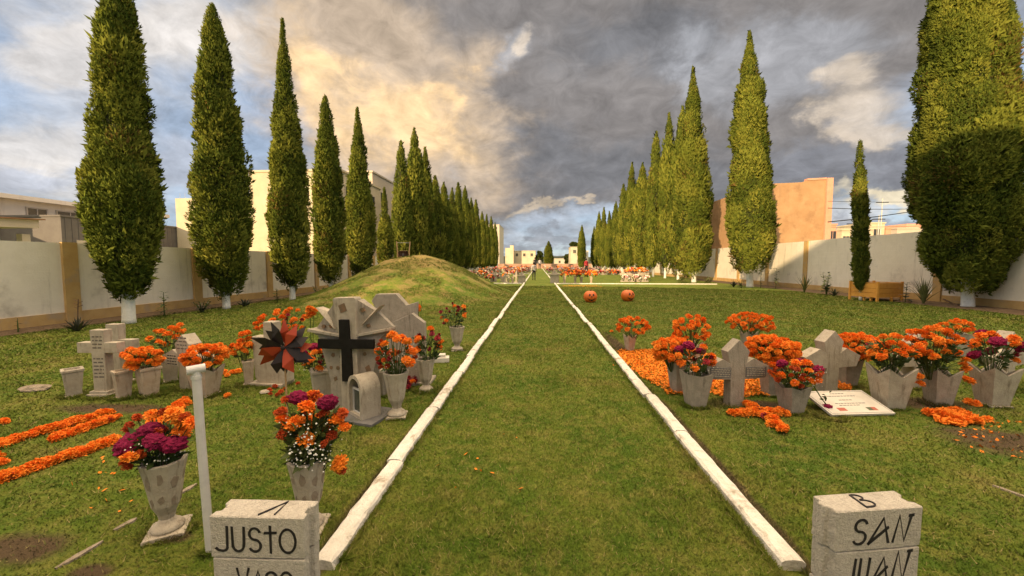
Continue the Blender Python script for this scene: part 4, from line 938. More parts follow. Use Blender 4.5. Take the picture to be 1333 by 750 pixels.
block_marker('stacked concrete blocks painted SAN JUAN at the right kerb end', (1090, 667), (1202, 659.5), ZT,
             [[[(x - wB / 2 + (z - .03) * .12, z) for x, z in ln] for ln in word('S', .082, .035, .115, .1, .066) + word('A', .163, .033, .118, .1, .095) + word('N', .285, .035, .122, .1, .078)],
              [[(x - wB / 2 + .004 + (z - .03) * .10, z) for x, z in ln] for ln in word('J', .05, .04, .118, .07, .042) + word('U', .118, .04, .118, .07, .048) + word('A', .186, .038, .118, .1, .075) + word('N', .285, .04, .14, .1, .078)]],
             [[(x * .07 - .05, .018 + z * .09) for x, z in ln] for ln in [[(1.0 - a, b_) for a, b_ in l_] for l_ in [[(1 - p, q) for p, q in GLY['B'][0]]]]], 0, -1)

# steel post left of the JUSTO blocks
pb = G(272, 720); t = thing('steel_post', 'grey painted steel post with a capped tee top beside the JUSTO blocks', 'post', (pb.x + 0.0, pb.y, 0), R(18))
top = AY(254.5, 481, pb.y).z; tx = AY(254.5, 481, pb.y).x - pb.x
b = MB(); b.tube([(0.01, 0, -0.1), (tx * 0.4, 0, top * .6), (tx * .7, 0, top)], 0.021, 16); b.build('pole', STEEL, t, smooth=False)
b = MB(); b.tube([(tx * .7 - .034, -.02, top + .0), (tx * .7 + .034, .02, top + .004)], 0.0235, 18); b.build('cap', STEEL, t)
b = MB(); b.tube([(tx * .7, 0, top - .05), (tx * .7, 0, top - .03)], 0.0245, 16); b.build('collar', STEEL, t)

# ------------------------------------------------------------------ left graves
def house_cross(name, label, px, yb, ytop, rot, m, depth=.12, txt=True, wf=1.0, leaf_arms=True, mirror=1):
    p = G(px, yb); s = p.y / F; h = (yb - ytop) * s; k = h / 443.0
    right = [(47, -8), (50, 180), (190, 186), (222, 262), (108, 318), (58, 288), (78, 366), (4, 443)]
    poly = [(x * k * wf, z * k) for x, z in right] + [(-x * k * wf, z * k) for x, z in right[-2::-1]]
    poly = [(x, z) for x, z in poly]
    t = thing(name, label, 'gravestone', (p.x, p.y + depth / 2, 0), rot)
    b = MB(); b.prism(poly, -depth / 2, depth / 2); o = b.build('cross', m, t, bevel=.004)
    if txt:
        for sg in (-1, 1):
            bb = MB(); x0, x1 = sorted((sg * 52 * k, sg * 196 * k)); z0, z1 = 196 * k, 262 * k
            bb.box(((x0 + x1) / 2, -depth / 2 - .003, (z0 + z1) / 2), (x1 - x0, .008, z1 - z0)); pl = bb.build('plaque', SLATE, t)
            inscription(pl, [(x0 + 6 * k, x1 - 6 * k, z1 - (i + .7) * (z1 - z0) / 5.4, (z1 - z0) / 7) for i in range(5)], -depth / 2 - .008, STONE, int(h * 1e4) + sg)
    return t
# two plain square crosses
def plain_cross(label, px, yb, ytop, xl, xr, ya0, ya1, swpx, rot, m, txt):
    p = G(px, yb); s = p.y / F; h = (yb - ytop) * s; hw = swpx / 2 * s; d = .1
    a0, a1 = (yb - ya1) * s, (yb - ya0) * s; L_, R_ = (xl - px) * s, (xr - px) * s
    t = thing('stone_cross', label, 'gravestone', (p.x, p.y + d / 2, 0), rot)
    b = MB(); b.prism([(-hw, .05), (hw, .05), (hw, a0), (R_, a0), (R_, a1), (hw, a1), (hw * 1.1, h), (-hw * 1.1, h), (-hw, a1), (L_, a1), (L_, a0), (-hw, a0)], -d / 2, d / 2); b.build('cross', m, t, bevel=.005)
    b = MB(); b.box((0, 0, .015), (hw * 3.4, d * 1.9, .035)); b.box((0, 0, .05), (hw * 2.8, d * 1.5, .035)); b.build('plinth', m, t, bevel=.004)
    if txt: inscription(t, [(-hw * .75, hw * .75, h * .9 - i * h * .055, h * .035) for i in range(12) if i not in (4, 5)], -d / 2, ENGR, 3)
    return t
plain_cross('square armed pale stone cross with cut text down its shaft', 131, 516, 420, 101, 159, 438, 453, 19, R(3), STONE, True)
plain_cross('plain square armed stone cross standing right behind another cross', 150, 500, 414, 126, 178, 436, 449, 17, R(3), STONE, False)
house_cross('stone_cross', 'house topped stone cross with cut text among marigolds left of the pinwheel', 241, 507, 429, R(-12), STONE, .16, False)
p = G(241, 507); tc_ = thing('name_plaque', 'small text plaque fixed low on the house topped stone cross', 'plaque', (p.x - .0, p.y - .03, 0), R(-12)); bpy.data.objects.remove(tc_)
tcross = [o for o in col.objects if o.name.startswith('stone_cross')][-1]
inscription(tcross, [(-.085, .085, .66 - i * .045, .028) for i in range(4)], -.08, ENGR, 5); inscription(tcross, [(-.27, -.1, .42 - i * .035, .022) for i in range(4)] + [(.08, .26, .42 - i * .035, .022) for i in range(4)], -.08, PAINT, 6)
urn('empty square stone urn with rim beside the flat rock', 84, 519, 478, 34, .35, STONE)
urn('empty square stone urn touching the marigold vase by the crosses', 151, 521, 480, 30, .5, STONEW)
b = MB(); bm = bmesh.new(); bmesh.ops.create_icosphere(bm, subdivisions=3, radius=1)
for v_ in bm.verts: v_.co = Vector((v_.co.x * .17, v_.co.y * .10, max(v_.co.z, -.5) * .05)) * (1 + .25 * mnoise.noise(v_.co * 1.7)) + Vector((0, 0, .022))
me = bpy.data.meshes.new('rock'); bm.to_mesh(me); bm.free(); me.materials.append(ROCKM); p = G(47, 508)
tag(link('flat_rock', me, None, (p.x, p.y, 0), .1), 'flat brownish rock lying on the grass left of the square urn', 'rock')
GM = 'bouquets of marigolds in vases'
def filled(kind, vlabel, blabel, px, yb, yt, wpx, bw, btop, bbot, mix, seed, rot=.5, m=STONE2, bx=None, **kw):
    """a vase with its own bouquet; bouquet size from its outline in the photo"""
    vk = {k: kw.pop(k) for k in ('base', 'dip', 'chips', 'foot') if k in kw}
    if kind == 'tulip': vk.pop('chips', 0); vk.pop('foot', 0); t, topp, hw = tulip_vase(vlabel, px, yb, yt, wpx, rot, m, **vk)
    elif kind == 'urn': t, topp, hw = urn(vlabel, px, yb, yt, wpx, rot, m)
    else: t, topp, hw = tall_vase(vlabel, px, yb, yt, wpx, rot, m, seed=seed, **vk)
    s = topp.y / F; bxp = topp.x + ((bx - px) * s if bx else 0)
    bt = bouquet(blabel, bxp, topp.y, topp.z - .02, bw * s / 2 * CF(px) ** .5, (yt - btop) * s, mix, seed, mouth=hw, **kw)
    return t, bt
filled('urn', 'brown stone vase holding marigolds in front of the plain crosses', 'dense orange marigolds in the brown vase by the plain crosses', 183, 519, 476, 36, 56, 446, 486, [('M', 30)], 31, .6, STONEW, bx=176, leaf=60)
filled('urn', 'small footed vase beneath the house topped cross', 'tall loose marigolds with leafy stems left of the house topped cross', 213, 499, 464, 30, 66, 411, 466, [('M', 17)], 32, .3, STONE, bx=211, leaf=90, sparse=True)
filled('tulip', 'square brown vase of marigolds hidden partly by the steel post', 'dense low marigolds spilling from the vase behind the steel post', 256, 520, 476, 48, 62, 444, 486, [('M', 34)], 33, .7, STONEW, bx=256, leaf=40)
filled('urn', 'narrow stone vase at the left edge of the rounded headstone', 'tall orange marigolds leaning left beside the rounded headstone', 319, 503, 468, 20, 34, 424, 470, [('M', 14)], 34, .3, STONEW, bx=313, leaf=30, sparse=True)
filled('urn', 'squat vase almost hidden behind the rounded headstone', 'orange marigolds rising behind the rounded headstone', 365, 476, 440, 24, 86, 394, 440, [('M', 26), ('R', 5)], 35, .3, STONE, bx=362, leaf=70, sparse=True)
# marigolds lying near
def loose_heads(label, pts, seed, cat='flowers', group=None, kinds='M', name='marigold_cluster'):
    r_ = random.Random(seed); c = pts[0]; t = thing(name, label, cat, (c[0], c[1], 0), 0, group)
    for (x, y, z) in pts: add_head(r_.choice(kinds), t, (x - c[0], y - c[1], z), r_, 1.0)
    return t
def row(label, A, B, n, wid, seed, kinds='MMMMMMMMMD', lift=.022):
    r_ = random.Random(seed); pts = []
    for k in range(n):
        q = A.lerp(B, (k + r_.uniform(-.4, .4)) / n); d = (B - A).normalized(); sdv = Vector((-d.y, d.x, 0))
        q = q + sdv * r_.uniform(-wid, wid); pts.append((q.x, q.y, lift * r_.uniform(.7, 1.5) * (1.25 - abs(r_.uniform(-.5, .5)))))
    return loose_heads(label, pts, seed, 'flower row', 'rows of marigolds on the left grass', kinds, 'marigold_row')
row('back row of orange marigolds on the grass running toward the urns', G(-60, 600), G(142, 539), 96, .042, 41)
row('middle short row of orange marigolds on the grass', G(70, 574), G(152, 546), 60, .04, 42)
row('front row of orange marigolds on the grass running out of the frame', G(-60, 648), G(150, 576), 98, .042, 43)
row('short row of orange marigolds between the steel post and the magenta bouquet', G(196, 556), G(246, 522), 36, .05, 44)
loose_heads('few orange marigolds scattered behind the left end of the rows', [(*G(-10, 595).xy, .03), (*G(6, 552).xy, .03), (*G(3, 606).xy, .03), (*G(-4, 600).xy, .03)], 45)
loose_heads('few marigolds lying on the grass left of the narrow vase', [(*G(288, 489).xy, .03), (*G(296, 491).xy, .03), (*G(303, 487).xy, .03), (*G(310, 486).xy, .03), (*G(292, 487).xy, .03), (*G(296, 518).xy, .03)], 46)
loose_heads('few marigolds lying behind the house topped cross', [(*G(282, 463).xy, .05), (*G(292, 456).xy, .05), (*G(300, 458).xy, .05), (*G(287, 452).xy, .05)], 47)

# rounded white headstone behind the pinwheel
p = G(352, 503); s = p.y / F / 5.77; poly = [(-48, 500), (45, 500), (45, 380), (150, 375), (150, 20), (120, -30), (0, -30), (-88, 0), (-120, 18), (-140, 50), (-155, 380), (-48, 380)]
t = thing('rounded_headstone', 'pale rounded headstone with a stepped top behind the pinwheel', 'gravestone', (p.x + .0, p.y + .08, 0), R(-6))
b = MB(); b.prism([(x * s, z * s + .03) for x, z in poly], -.07, .07); b.build('slab', STONE, t, bevel=.012)
b = MB(); b.box((-.05, 0, .02), (.5, .25, .04)); b.build('plinth', STONE, t, bevel=.004)
b = MB(); b.lathe([(.02, 0), (.06, .015), (.05, .035), (.01, .04)], 7)
p = G(345, 512); tag(b.build('broken_shard', STONE, None, loc=(p.x, p.y, 0)), 'broken pale stone shard on the grass below the rounded headstone', 'rock')

# big fan headstone with the black cross
p = G(452, 540); s = (p.y + .15) / F / 3.95; t = thing('fan_headstone', 'large fan shaped stone headstone bearing a black cross', 'gravestone', (p.x, p.y + .16, 0), R(-4))
U = lambda x, y: ((x - 278) * s, (652 - y) * s)
body = [U(150, 652), U(160, 500), (U(95, 250)[0], U(95, 250)[1]), U(48, 228), U(48, 212), U(225, 238), U(330, 238), U(508, 196), U(508, 212), U(452, 252), U(392, 500), U(400, 652)]
b = MB(); b.prism(body, -.05, .10); b.build('slab', STONE2, t, bevel=.005)
b = MB(); b.prism([U(236, 650), U(232, 250), U(200, 52), U(206, 42), U(322, 38), U(328, 48), U(330, 250), U(330, 650)], -.10, .02); b.build('centre_panel', STONE, t, bevel=.006)
def facet(pts_front, back=.08):
    b = MB(); n = len(pts_front); A_ = [Vector(q) for q in pts_front]; Bk = [Vector((q[0], back, q[2])) for q in pts_front]
    fs = [(0, i, i + 1) for i in range(1, n - 1)] + [tuple(range(2 * n - 1, n - 1, -1))] + [(i, i + n, (i + 1) % n + n, (i + 1) % n) for i in range(n)]
    return b.add(A_ + Bk, fs)
Q = lambda x, y, d: (U(x, y)[0], d, U(x, y)[1])
for nm, pts in (('wing', [Q(204, 60, -.06), Q(120, 150, .02), Q(60, 214, .03), Q(226, 237, -.06)]), ('wing', [Q(329, 236, -.06), Q(500, 196, .03), Q(420, 120, .02), Q(327, 52, -.06)])):
    facet(pts).build(nm, STONE2, t, bevel=.003)
for pts in ([Q(86, 98, -.05), Q(118, 140, -.02), Q(200, 208, -.085), Q(150, 120, .0)], [Q(450, 82, -.05), Q(352, 186, -.085), Q(385, 130, .0)]):
    facet(pts).build('spike', STONE, t, bevel=.002)
for pts in ([U(44, 226), U(228, 250), U(228, 236), U(44, 210)], [U(320, 248), U(510, 210), U(510, 194), U(320, 234)]):
    b = MB(); b.prism(pts, -.085, -.045); b.build('ledge', STONE, t, bevel=.003)
b = MB(); b.prism([U(252, 480), U(252, 309), U(120, 309), U(120, 259), U(242, 257), U(242, 154), U(293, 154), U(297, 257), U(432, 255), U(432, 302), U(303, 306), U(308, 480)], -.135, -.098); b.build('black_cross', BLACK, t, bevel=.002)
r_ = random.Random(8)
for (x, y, q, dd) in [(255, 96, 26, -.1025), (356, 104, 13, -.062), (120, 200, 9, -.03), (170, 196, 10, -.05), (380, 190, 10, -.04), (180, 350, 11, -.0525), (205, 420, 10, -.0525), (222, 360, 8, -.0525), (150, 300, 9, -.0525), (375, 420, 18, -.0525), (360, 340, 10, -.0525), (400, 290, 12, -.0525), (190, 480, 12, -.0525), (165, 420, 9, -.0525)]:
    b = MB(); n = r_.randint(4, 6); q *= 1.25; b.prism([U(x + q * math.cos(6.283 * k / n + .4) * r_.uniform(.7, 1.1), y + q * math.sin(6.283 * k / n + .4) * r_.uniform(.8, 1.2)) for k in range(n)], dd - .001, dd + .02); b.build('stone_chip', CHIPD, t)

# arched niche on a slate slab
p = G(452, 548); s = p.y / F; t = thing('arched_niche', 'small arched stone niche with a glass front on the dark slab before the black cross', 'niche', (p.x + .06, p.y + .04, .03), R(-38))
hw, hh, dp = .15, .43, .21; outer = [(-hw, 0), (hw, 0), (hw, hh - hw)] + arc(0, hh - hw, hw, hw, 0, 180, 16) ; iw = .112; inner = [(-iw, .03), (iw, .03), (iw, hh - hw)] + arc(0, hh - hw, iw, iw, 0, 180, 16)
b = MB(); n = len(outer); oi = MB()
V = [(x, 0, z) for x, z in outer] + [(x, dp, z) for x, z in outer] + [(x, 0, z) for x, z in inner] + [(x, .13, z) for x, z in inner]
fs = [tuple(range(2 * n - 1, n - 1, -1)), tuple(range(3 * n, 4 * n))] + [(i, (i + 1) % n, (i + 1) % n + n, i + n) for i in range(n)] + [(i, (i + 1) % n, (i + 1) % n + 2 * n, i + 2 * n) for i in range(n)] + [(i + 2 * n, (i + 1) % n + 2 * n, (i + 1) % n + 3 * n, i + 3 * n) for i in range(n)]
b.add(V, fs); b.build('arch', STONE, t, bevel=.003)
b = MB(); b.box((0, .05, .15), (.2, .006, .24)); pn = b.build('glass_door', mat('old_glass', (.06, .065, .05), (.10, .105, .085), 7, .2), t)
b = MB(); b.box((-.1, .045, .15), (.016, .02, .26)); b.box((.1, .045, .15), (.016, .02, .26)); b.box((0, .045, .272), (.184, .02, .016)); b.box((0, .045, .03), (.184, .02, .016)); b.build('door_frame', STEEL, t)
p = G(474, 551); b = MB(); b.box((0, .17, .015), (.44, .44, .03)); tag(b.build('slate_slab', SLATE, None, loc=(p.x - .08, p.y, 0), rotz=R(-14), bevel=.003), 'dark slate slab lying under the arched niche', 'slab')
# second angular monument seen behind
p = G(520, 500); s = p.y / F / 3.95; U2 = lambda x, y: ((x - 530) * s, (515 - y) * s)
t = thing('angular_headstone', 'plain grey angular headstone rising behind the fan shaped one', 'gravestone', (p.x, p.y + .1, 0), R(3))
b = MB(); b.prism([U2(470, 515), U2(470, 260), U2(372, 72), U2(396, 36), U2(505, 34), U2(560, 96), U2(614, 80), U2(604, 240), U2(604, 515)], 0, .14); b.build('slab', STONE2, t, bevel=.005)
b = MB(); b.prism([U2(490, 515), U2(470, 200), U2(500, 180), U2(602, 134), U2(668, 184), U2(670, 300), U2(660, 515)], -.12, -.01); b.build('side_slab', STONE2, t, bevel=.005)
b = MB(); b.prism([U2(440, 525), U2(700, 525), U2(700, 500), U2(440, 500)], -.18, .2); b.build('plinth', STONE2, t, bevel=.004)
# low vase and plain stone before it
p = G(493, 518); b = MB(); b.lathe([(.055, 0), (.06, .02), (.085, .30), (.08, .31)], 6); tag(b.build('stone_planter', STONE2, None, loc=(p.x, p.y + .1, 0)), 'low plain stone planter between the black cross and the tall vase', 'vase')
filled('tall', 'pale tall stone vase on a stepped foot right of the arched niche', 'mixed orange and red bouquet with fine white sprays right of the black cross', 514, 545, 482, 36, 58, 424, 486, [('M', 12), ('D', 16), ('R', 4)], 51, .2, STONE, leaf=80, breath=60, chips=False, low=-.05)
filled('tall', 'pale tall stone vase close to the left kerb', 'bouquet of dark red flowers and orange marigolds over dark leaves near the left kerb', 553, 511, 466, 27, 40, 420, 470, [('M', 6), ('R', 10)], 52, .3, STONE, bx=558, leaf=130, chips=False)
filled('tall', 'pale stone vase standing alone at the foot of the mound by the kerb', 'dark red and orange bouquet in the lone vase at the foot of the mound', 594, 457, 425, 22, 38, 391, 428, [('M', 6), ('R', 11)], 53, .3, STONE, bx=590, leaf=120, chips=False)
p = G(573, 473); t = thing('low_stone', 'small low white stepped stone behind the vase near the left kerb', 'stone', (p.x, p.y + .1, 0), .2); b = MB(); b.box((0, 0, .04), (.24, .18, .08)); b.box((-.02, .01, .10), (.16, .13, .05)); b.build('slab', WHITEP, t, bevel=.006)
loose_heads('small heap of dark red flowers on the grass between the two pale vases', [(G(535 + random.uniform(-7, 7), 505 + random.uniform(-6, 4)).x, G(535, 505 + random.uniform(-8, 4)).y, random.uniform(.03, .12)) for _ in range(16)], 54, kinds='RRRM', name='flower_heap')
loose_heads('tuft of small orange flowers beside the angular headstone at the mound', [(AY(543 + random.uniform(-4, 4), 400 + random.uniform(-5, 5), 6.0).x, 6.0 + random.uniform(-.05, .05), AY(543, 400 + random.uniform(-5, 5), 6.0).z) for _ in range(9)], 55, kinds='MD', name='flower_tuft')
p6 = AY(543, 404, 6.0); o = [q for q in col.objects if q.name.startswith('flower_tuft')][-1]; b = MB(); b.tube([(0, 0, 0), (0, 0, .95)], .006, 5); b.tube([(0.01, 0, 0), (0.05, 0, 1.0)], .005, 5); b.build('stem', STEMM, o)
loose_heads('orange flowers peeping out left of the fan shaped headstone', [(AY(406 + random.uniform(-4, 4), 406 + random.uniform(-8, 8), 5.2).x, 5.2, AY(406, 406 + random.uniform(-8, 8), 5.2).z) for _ in range(9)], 56, kinds='M', name='flower_tuft')
o = [q for q in col.objects if q.name.startswith('flower_tuft')][-1]; b = MB(); b.tube([(0, 0, 0), (0, 0, .9)], .006, 5); b.tube([(0.01, 0, 0), (0.05, 0, .95)], .005, 5); b.build('stem', STEMM, o)
filled('urn', 'small pale vase tucked behind the pinwheel before the fan headstone', 'magenta and orange bouquet with white sprays just right of the pinwheel', 412, 528, 480, 38, 50, 447, 482, [('M', 9), ('C', 3), ('R', 3)], 57, .3, STONE, bx=403, leaf=90, breath=45)
loose_heads('few dark orange flowers on the grass below the pinwheel', [(*G(351, 511).xy, .03), (*G(358, 506).xy, .03), (*G(366, 514).xy, .04), (*G(361, 517).xy, .03), (*G(371, 509).xy, .03), (*G(352, 516).xy, .03), (*G(388, 503).xy, .04)], 58, kinds='D')

# foreground vases
filled('tall', 'foreground stone vase with dark inlaid chips beside the steel post', 'foreground bouquet of large magenta cockscombs among orange marigolds', 208, 699, 589, 62, 82, 530, 592, [('D', 8), ('M', 4)], 61, .55, STONE, bx=200, leaf=190, breath=70, sparse=True, extra=((-.08, -.09, .15, 'C'), (.07, -.08, .17, 'C'), (-.01, -.03, .21, 'C'), (.13, -.03, .13, 'C'), (.0, -.16, .11, 'M'), (-.14, -.07, .08, 'D'), (-.10, -.10, .05, 'D'), (-.05, -.13, .04, 'D'), (-.15, -.02, .23, 'D'), (-.19, .0, .19, 'D'), (-.12, .0, .27, 'D'), (-.05, .02, .28, 'M'), (.02, .03, .29, 'D'), (.08, .03, .28, 'M'), (.15, .03, .27, 'D'), (.20, .02, .24, 'M'), (.11, .05, .24, 'M'), (-.18, .05, .25, 'D')), foot=1.15)
filled('tall', 'foreground stone vase with dark inlaid chips behind the JUSTO blocks', 'tall foreground bouquet of orange, magenta and rust flowers with white sprays behind the JUSTO blocks', 397, 694, 590, 56, 84, 497, 594, [('D', 9), ('M', 3)], 62, .2, STONE, bx=403, leaf=330, breath=60, sparse=True, extra=((-.04, -.04, .40, 'C'), (.03, .0, .40, 'D'), (.12, -.02, .37, 'C'), (-.16, -.02, .31, 'D'), (-.15, -.03, .26, 'M'), (.03, -.08, .36, 'M'), (-.09, -.07, .24, 'M'), (-.03, -.09, .27, 'M'), (.03, -.10, .18, 'M'), (.17, -.02, .26, 'M'), (.22, -.02, .22, 'M'), (.20, 0, .30, 'D'), (.15, -.04, .18, 'D'), (-.12, -.06, .18, 'D'), (.16, .02, -.02, 'M'), (.17, .02, -.06, 'D'), (-.17, .03, .36, 'D'), (-.2, .0, .29, 'D')), foot=1.1)
bq = [o for o in col.objects if o.name.startswith('flower_bouquet')][-1]; r_ = random.Random(5); b = MB()
for k in range(70):
    q = Vector((.05 + r_.gauss(0, .05) + .02, -.13 + r_.gauss(0, .025), .14 + r_.gauss(0, .07))); s_ = r_.uniform(.004, .0085)
    b.add([q + Vector(d) * s_ for d in ((1, 0, 0), (-1, 0, 0), (0, 1, 0), (0, -1, 0), (0, 0, 1), (0, 0, -1))], [(0, 2, 4), (2, 1, 4), (1, 3, 4), (3, 0, 4), (2, 0, 5), (1, 2, 5), (3, 1, 5), (0, 3, 5)])
b.build('daisy_sprays', WHITEF, bq)
# pinwheel
p = G(376, 592); z = AY(373, 452, p.y).z; t = thing('pinwheel', 'orange and black paper pinwheel on a thin wooden stick', 'pinwheel', (p.x, p.y, 0), R(12))
b = MB(); b.tube([(0, 0.012, -.05), (-.01, .012, z)], .0075, 8); b.build('stick', WOOD, t)
for k in range(16):
    a = 2 * math.pi * k / 8 + .25 + (.4 if k > 7 else 0); ca, sa = math.cos(a), math.sin(a); Rm = .25 if k % 2 else .235
    rk = random.Random(k + 3); Rm *= rk.uniform(.80, 1.12); a += rk.uniform(-.15, .15); ca, sa = math.cos(a), math.sin(a); tl_ = rk.uniform(-.04, .03)
    c = Vector((0, .03 if k > 7 else 0, z)); rad = Vector((ca, tl_ * 3, sa)); tan = Vector((-sa, 0, ca)); fr = Vector((0, -1, 0))
    b = MB(); pts = [c + fr * .006, c + rad * .10 + tan * .055 + fr * .015, c + rad * Rm + tan * .03 + fr * .004, c + rad * .15 - tan * .03 + fr * .05, c + rad * .07 - tan * .02 + fr * .028]
    bk = [q - fr * .0012 for q in pts]
    b.add(pts + bk, [(0, 1, 3, 4), (1, 2, 3), (5, 9, 8, 6), (6, 8, 7)] + [(i, 5 + i, 5 + (i + 1) % 5, (i + 1) % 5) for i in range(5)])
    b.build('blade', (PAPERK if k % 3 else PAPERO) if k > 7 else (PAPERO if k in (1, 4, 6) else PAPERK), t)
b = MB(); b.lathe([(.002, .0), (.02, .004), (.016, .014), (.004, .018)], 12, 0, Matrix.Translation((0, -.03, z)) @ Matrix.Rotation(R(90), 4, 'X')); b.build('hub', PAPERK, t)
# concrete edging strips in the grass
for (a, c, lab) in (((72, 742), (134, 706), 'worn pale edging strip sunk in the grass at the lower left corner'), ((148, 692), (178, 676), 'short worn edging strip in the grass left of the chip vase'), ((228, 647), (256, 631), 'short worn edging strip in the grass just left of the steel post'), ((1292, 633), (1345, 652), 'faint edging strip in the grass near the right border')):
    A, B = G(*a), G(*c); d = B - A; L_ = d.length; b = MB(); n = 10; V = []; 
    for k in range(n + 1):
        x = L_ * k / n; w_ = .018 * (1 + .5 * mnoise.noise(Vector((x * 20, A.x, 0)))) * min(1, .3 + 3 * min(k, n - k) / n); V += [(x, -w_, -.01), (x, -w_ * .8, .012), (x, w_ * .8, .012), (x, w_, -.01)]
    b.add(V, [(4 * k + i, 4 * k + i + 1, 4 * k + i + 5, 4 * k + i + 4) for k in range(n) for i in range(3)]); tag(b.build('edging_strip', ROCKM, None, loc=A, rotz=math.atan2(d.y, d.x)), lab, 'edging')

# ------------------------------------------------------------------ right graves
filled('tulip', 'small stone vase nearest the pumpkins at the edge of the petal carpet', 'small round bunch of marigolds nearest the pumpkins', 821, 459, 436, 17, 42, 412, 442, [('M', 30)], 71, .4, STONEW, bx=824, leaf=20, base=False)
loose_heads('single marigold on the grass by the right kerb near the small bunch', [(*G(796, 433).xy, .03)], 72, 'flower')
filled('tulip', 'stone vase almost hidden behind the leftmost right hand bouquets', 'round marigold bouquet at the back left of the right graves', 903, 478, 446, 30, 48, 411, 450, [('M', 38)], 73, .4, STONEW, leaf=30, base=False)
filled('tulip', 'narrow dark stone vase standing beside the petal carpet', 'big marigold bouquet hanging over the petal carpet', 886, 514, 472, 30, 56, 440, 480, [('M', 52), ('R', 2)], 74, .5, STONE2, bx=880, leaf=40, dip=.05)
filled('tulip', 'square stone vase with pointed rim left of the gabled cross', 'mixed bouquet of maroon roses and marigolds with white sprays left of the gabled cross', 911, 534, 488, 42, 52, 447, 492, [('C', 3), ('R', 5), ('M', 7)], 75, .35, STONE2, bx=909, leaf=130, breath=45, base=False, dip=.06)
house_cross('stone_cross', 'gabled stone cross with two dark text plaques on its arms', 958, 529, 443, R(10), STONE2)
filled('tulip', 'slim stone vase behind the gabled cross', 'wide marigold bouquet on a slim vase behind the gabled cross', 978, 458, 432, 22, 60, 408, 438, [('M', 52)], 76, .4, STONE, bx=980, leaf=30, base=False)
filled('tulip', 'stone vase standing between the two gabled crosses', 'largest marigold bouquet between the two gabled crosses', 1010, 518, 472, 34, 70, 440, 480, [('M', 74)], 77, .5, STONE2, bx=1009, leaf=50, dip=.05)
filled('tulip', 'squat stone vase at the left edge of the white plaque', 'mixed bouquet of maroon, rust and orange flowers at the left edge of the white plaque', 1040, 542, 505, 42, 66, 472, 510, [('C', 3), ('M', 13), ('D', 22)], 78, .8, STONE2, bx=1043, leaf=90, breath=60, base=False, dip=.12)
house_cross('stone_cross', 'plain gabled stone cross without text right of the largest marigold bouquet', 1081, 512, 433, R(12), STONE, .14, False)
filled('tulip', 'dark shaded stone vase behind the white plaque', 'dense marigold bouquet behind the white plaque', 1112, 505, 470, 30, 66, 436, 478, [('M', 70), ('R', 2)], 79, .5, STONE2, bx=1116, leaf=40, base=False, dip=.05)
filled('tulip', 'wide stone vase with pointed rim right of the white plaque', 'leafy bouquet with marigolds at its edges in the wide vase right of the plaque', 1173, 537, 482, 52, 74, 440, 492, [('M', 22)], 80, .75, STONE, bx=1172, leaf=260, base=False, sparse=True, dip=.22)
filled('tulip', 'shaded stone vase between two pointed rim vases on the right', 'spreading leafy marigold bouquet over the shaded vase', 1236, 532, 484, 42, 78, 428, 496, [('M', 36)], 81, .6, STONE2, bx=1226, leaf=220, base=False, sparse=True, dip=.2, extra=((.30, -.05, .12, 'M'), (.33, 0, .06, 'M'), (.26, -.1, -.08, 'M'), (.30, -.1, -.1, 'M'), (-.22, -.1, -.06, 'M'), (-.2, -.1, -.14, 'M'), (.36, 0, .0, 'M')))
filled('tulip', 'pale flared stone vase standing behind the other right hand vases', 'small marigold bunch in the pale flared vase at the back', 1258, 467, 437, 28, 42, 419, 440, [('M', 17)], 82, .45, STONE, bx=1252, leaf=20, base=False, dip=.04)
filled('tulip', 'stone vase with pointed rim on a plinth at the right border', 'maroon cockscomb and marigold bouquet at the right border', 1311, 534, 482, 50, 66, 438, 492, [('C', 5), ('M', 11), ('R', 2)], 83, .9, STONE, bx=1308, leaf=110, dip=.2)
house_cross('stone_cross', 'stone cross nearly hidden behind the leafy marigold bouquet', 1192, 505, 438, R(20), STONE, .14, False)
house_cross('stone_cross', 'stone cross behind the maroon bouquet at the right border', 1312, 508, 436, R(20), STONE, .14, False)
# white memorial plaque
c = [G(1068, 509), G(1147, 508), G(1166, 538), G(1082, 541)]
up = [Vector((0, 0, .16)), Vector((0, 0, .16)), Vector((0, 0, .03)), Vector((0, 0, .03))]
c = [G(1068, 509, .15), G(1147, 508, .15), G(1166, 538, .03), G(1083, 540, .03)]
o0 = c[3]; ex = (c[2] - c[3]).normalized(); ey0 = (c[0] - c[3]); ey = (ey0 - ex * ey0.dot(ex)).normalized(); nz_ = ex.cross(ey); wpl = (c[2] - c[3]).length; hpl = ey0.dot(ey)
Mw = Matrix((( ex.x, ey.x, nz_.x, o0.x), (ex.y, ey.y, nz_.y, o0.y), (ex.z, ey.z, nz_.z, o0.z), (0, 0, 0, 1)))
t = thing('memorial_plaque', 'white framed memorial plaque leaning back on the grass before the plain gabled cross', 'plaque'); t.matrix_world = Mw
b = MB(); b.box((wpl / 2, hpl / 2, -.012), (wpl, hpl, .024)); b.build('panel', WHITEP, t, bevel=.002)
b = MB(); e = .012
for (x, y, w_, h_) in ((wpl / 2, .02, wpl - .04, .004), (wpl / 2, hpl - .02, wpl - .04, .004), (.02, hpl / 2, .004, hpl - .05), (wpl - .02, hpl / 2, .004, hpl - .05)): b.box((x, y, .0005), (w_, h_, .0012))
b.build('border', SLATE, t)
b = MB(); r_ = random.Random(3)
for (cx_, cy_, L_) in ((.5, .86, .22), (.5, .75, .5), (.5, .58, .2), (.5, .44, .46), (.45, .36, .3)):
    x = wpl * (cx_ - L_ / 2)
    while x < wpl * (cx_ + L_ / 2):
        w_ = r_.uniform(.012, .04); b.box((x + w_ / 2, hpl * cy_, .0005), (w_, .010, .0012)); x += w_ + .008
b.build('lettering', SLATE, t)
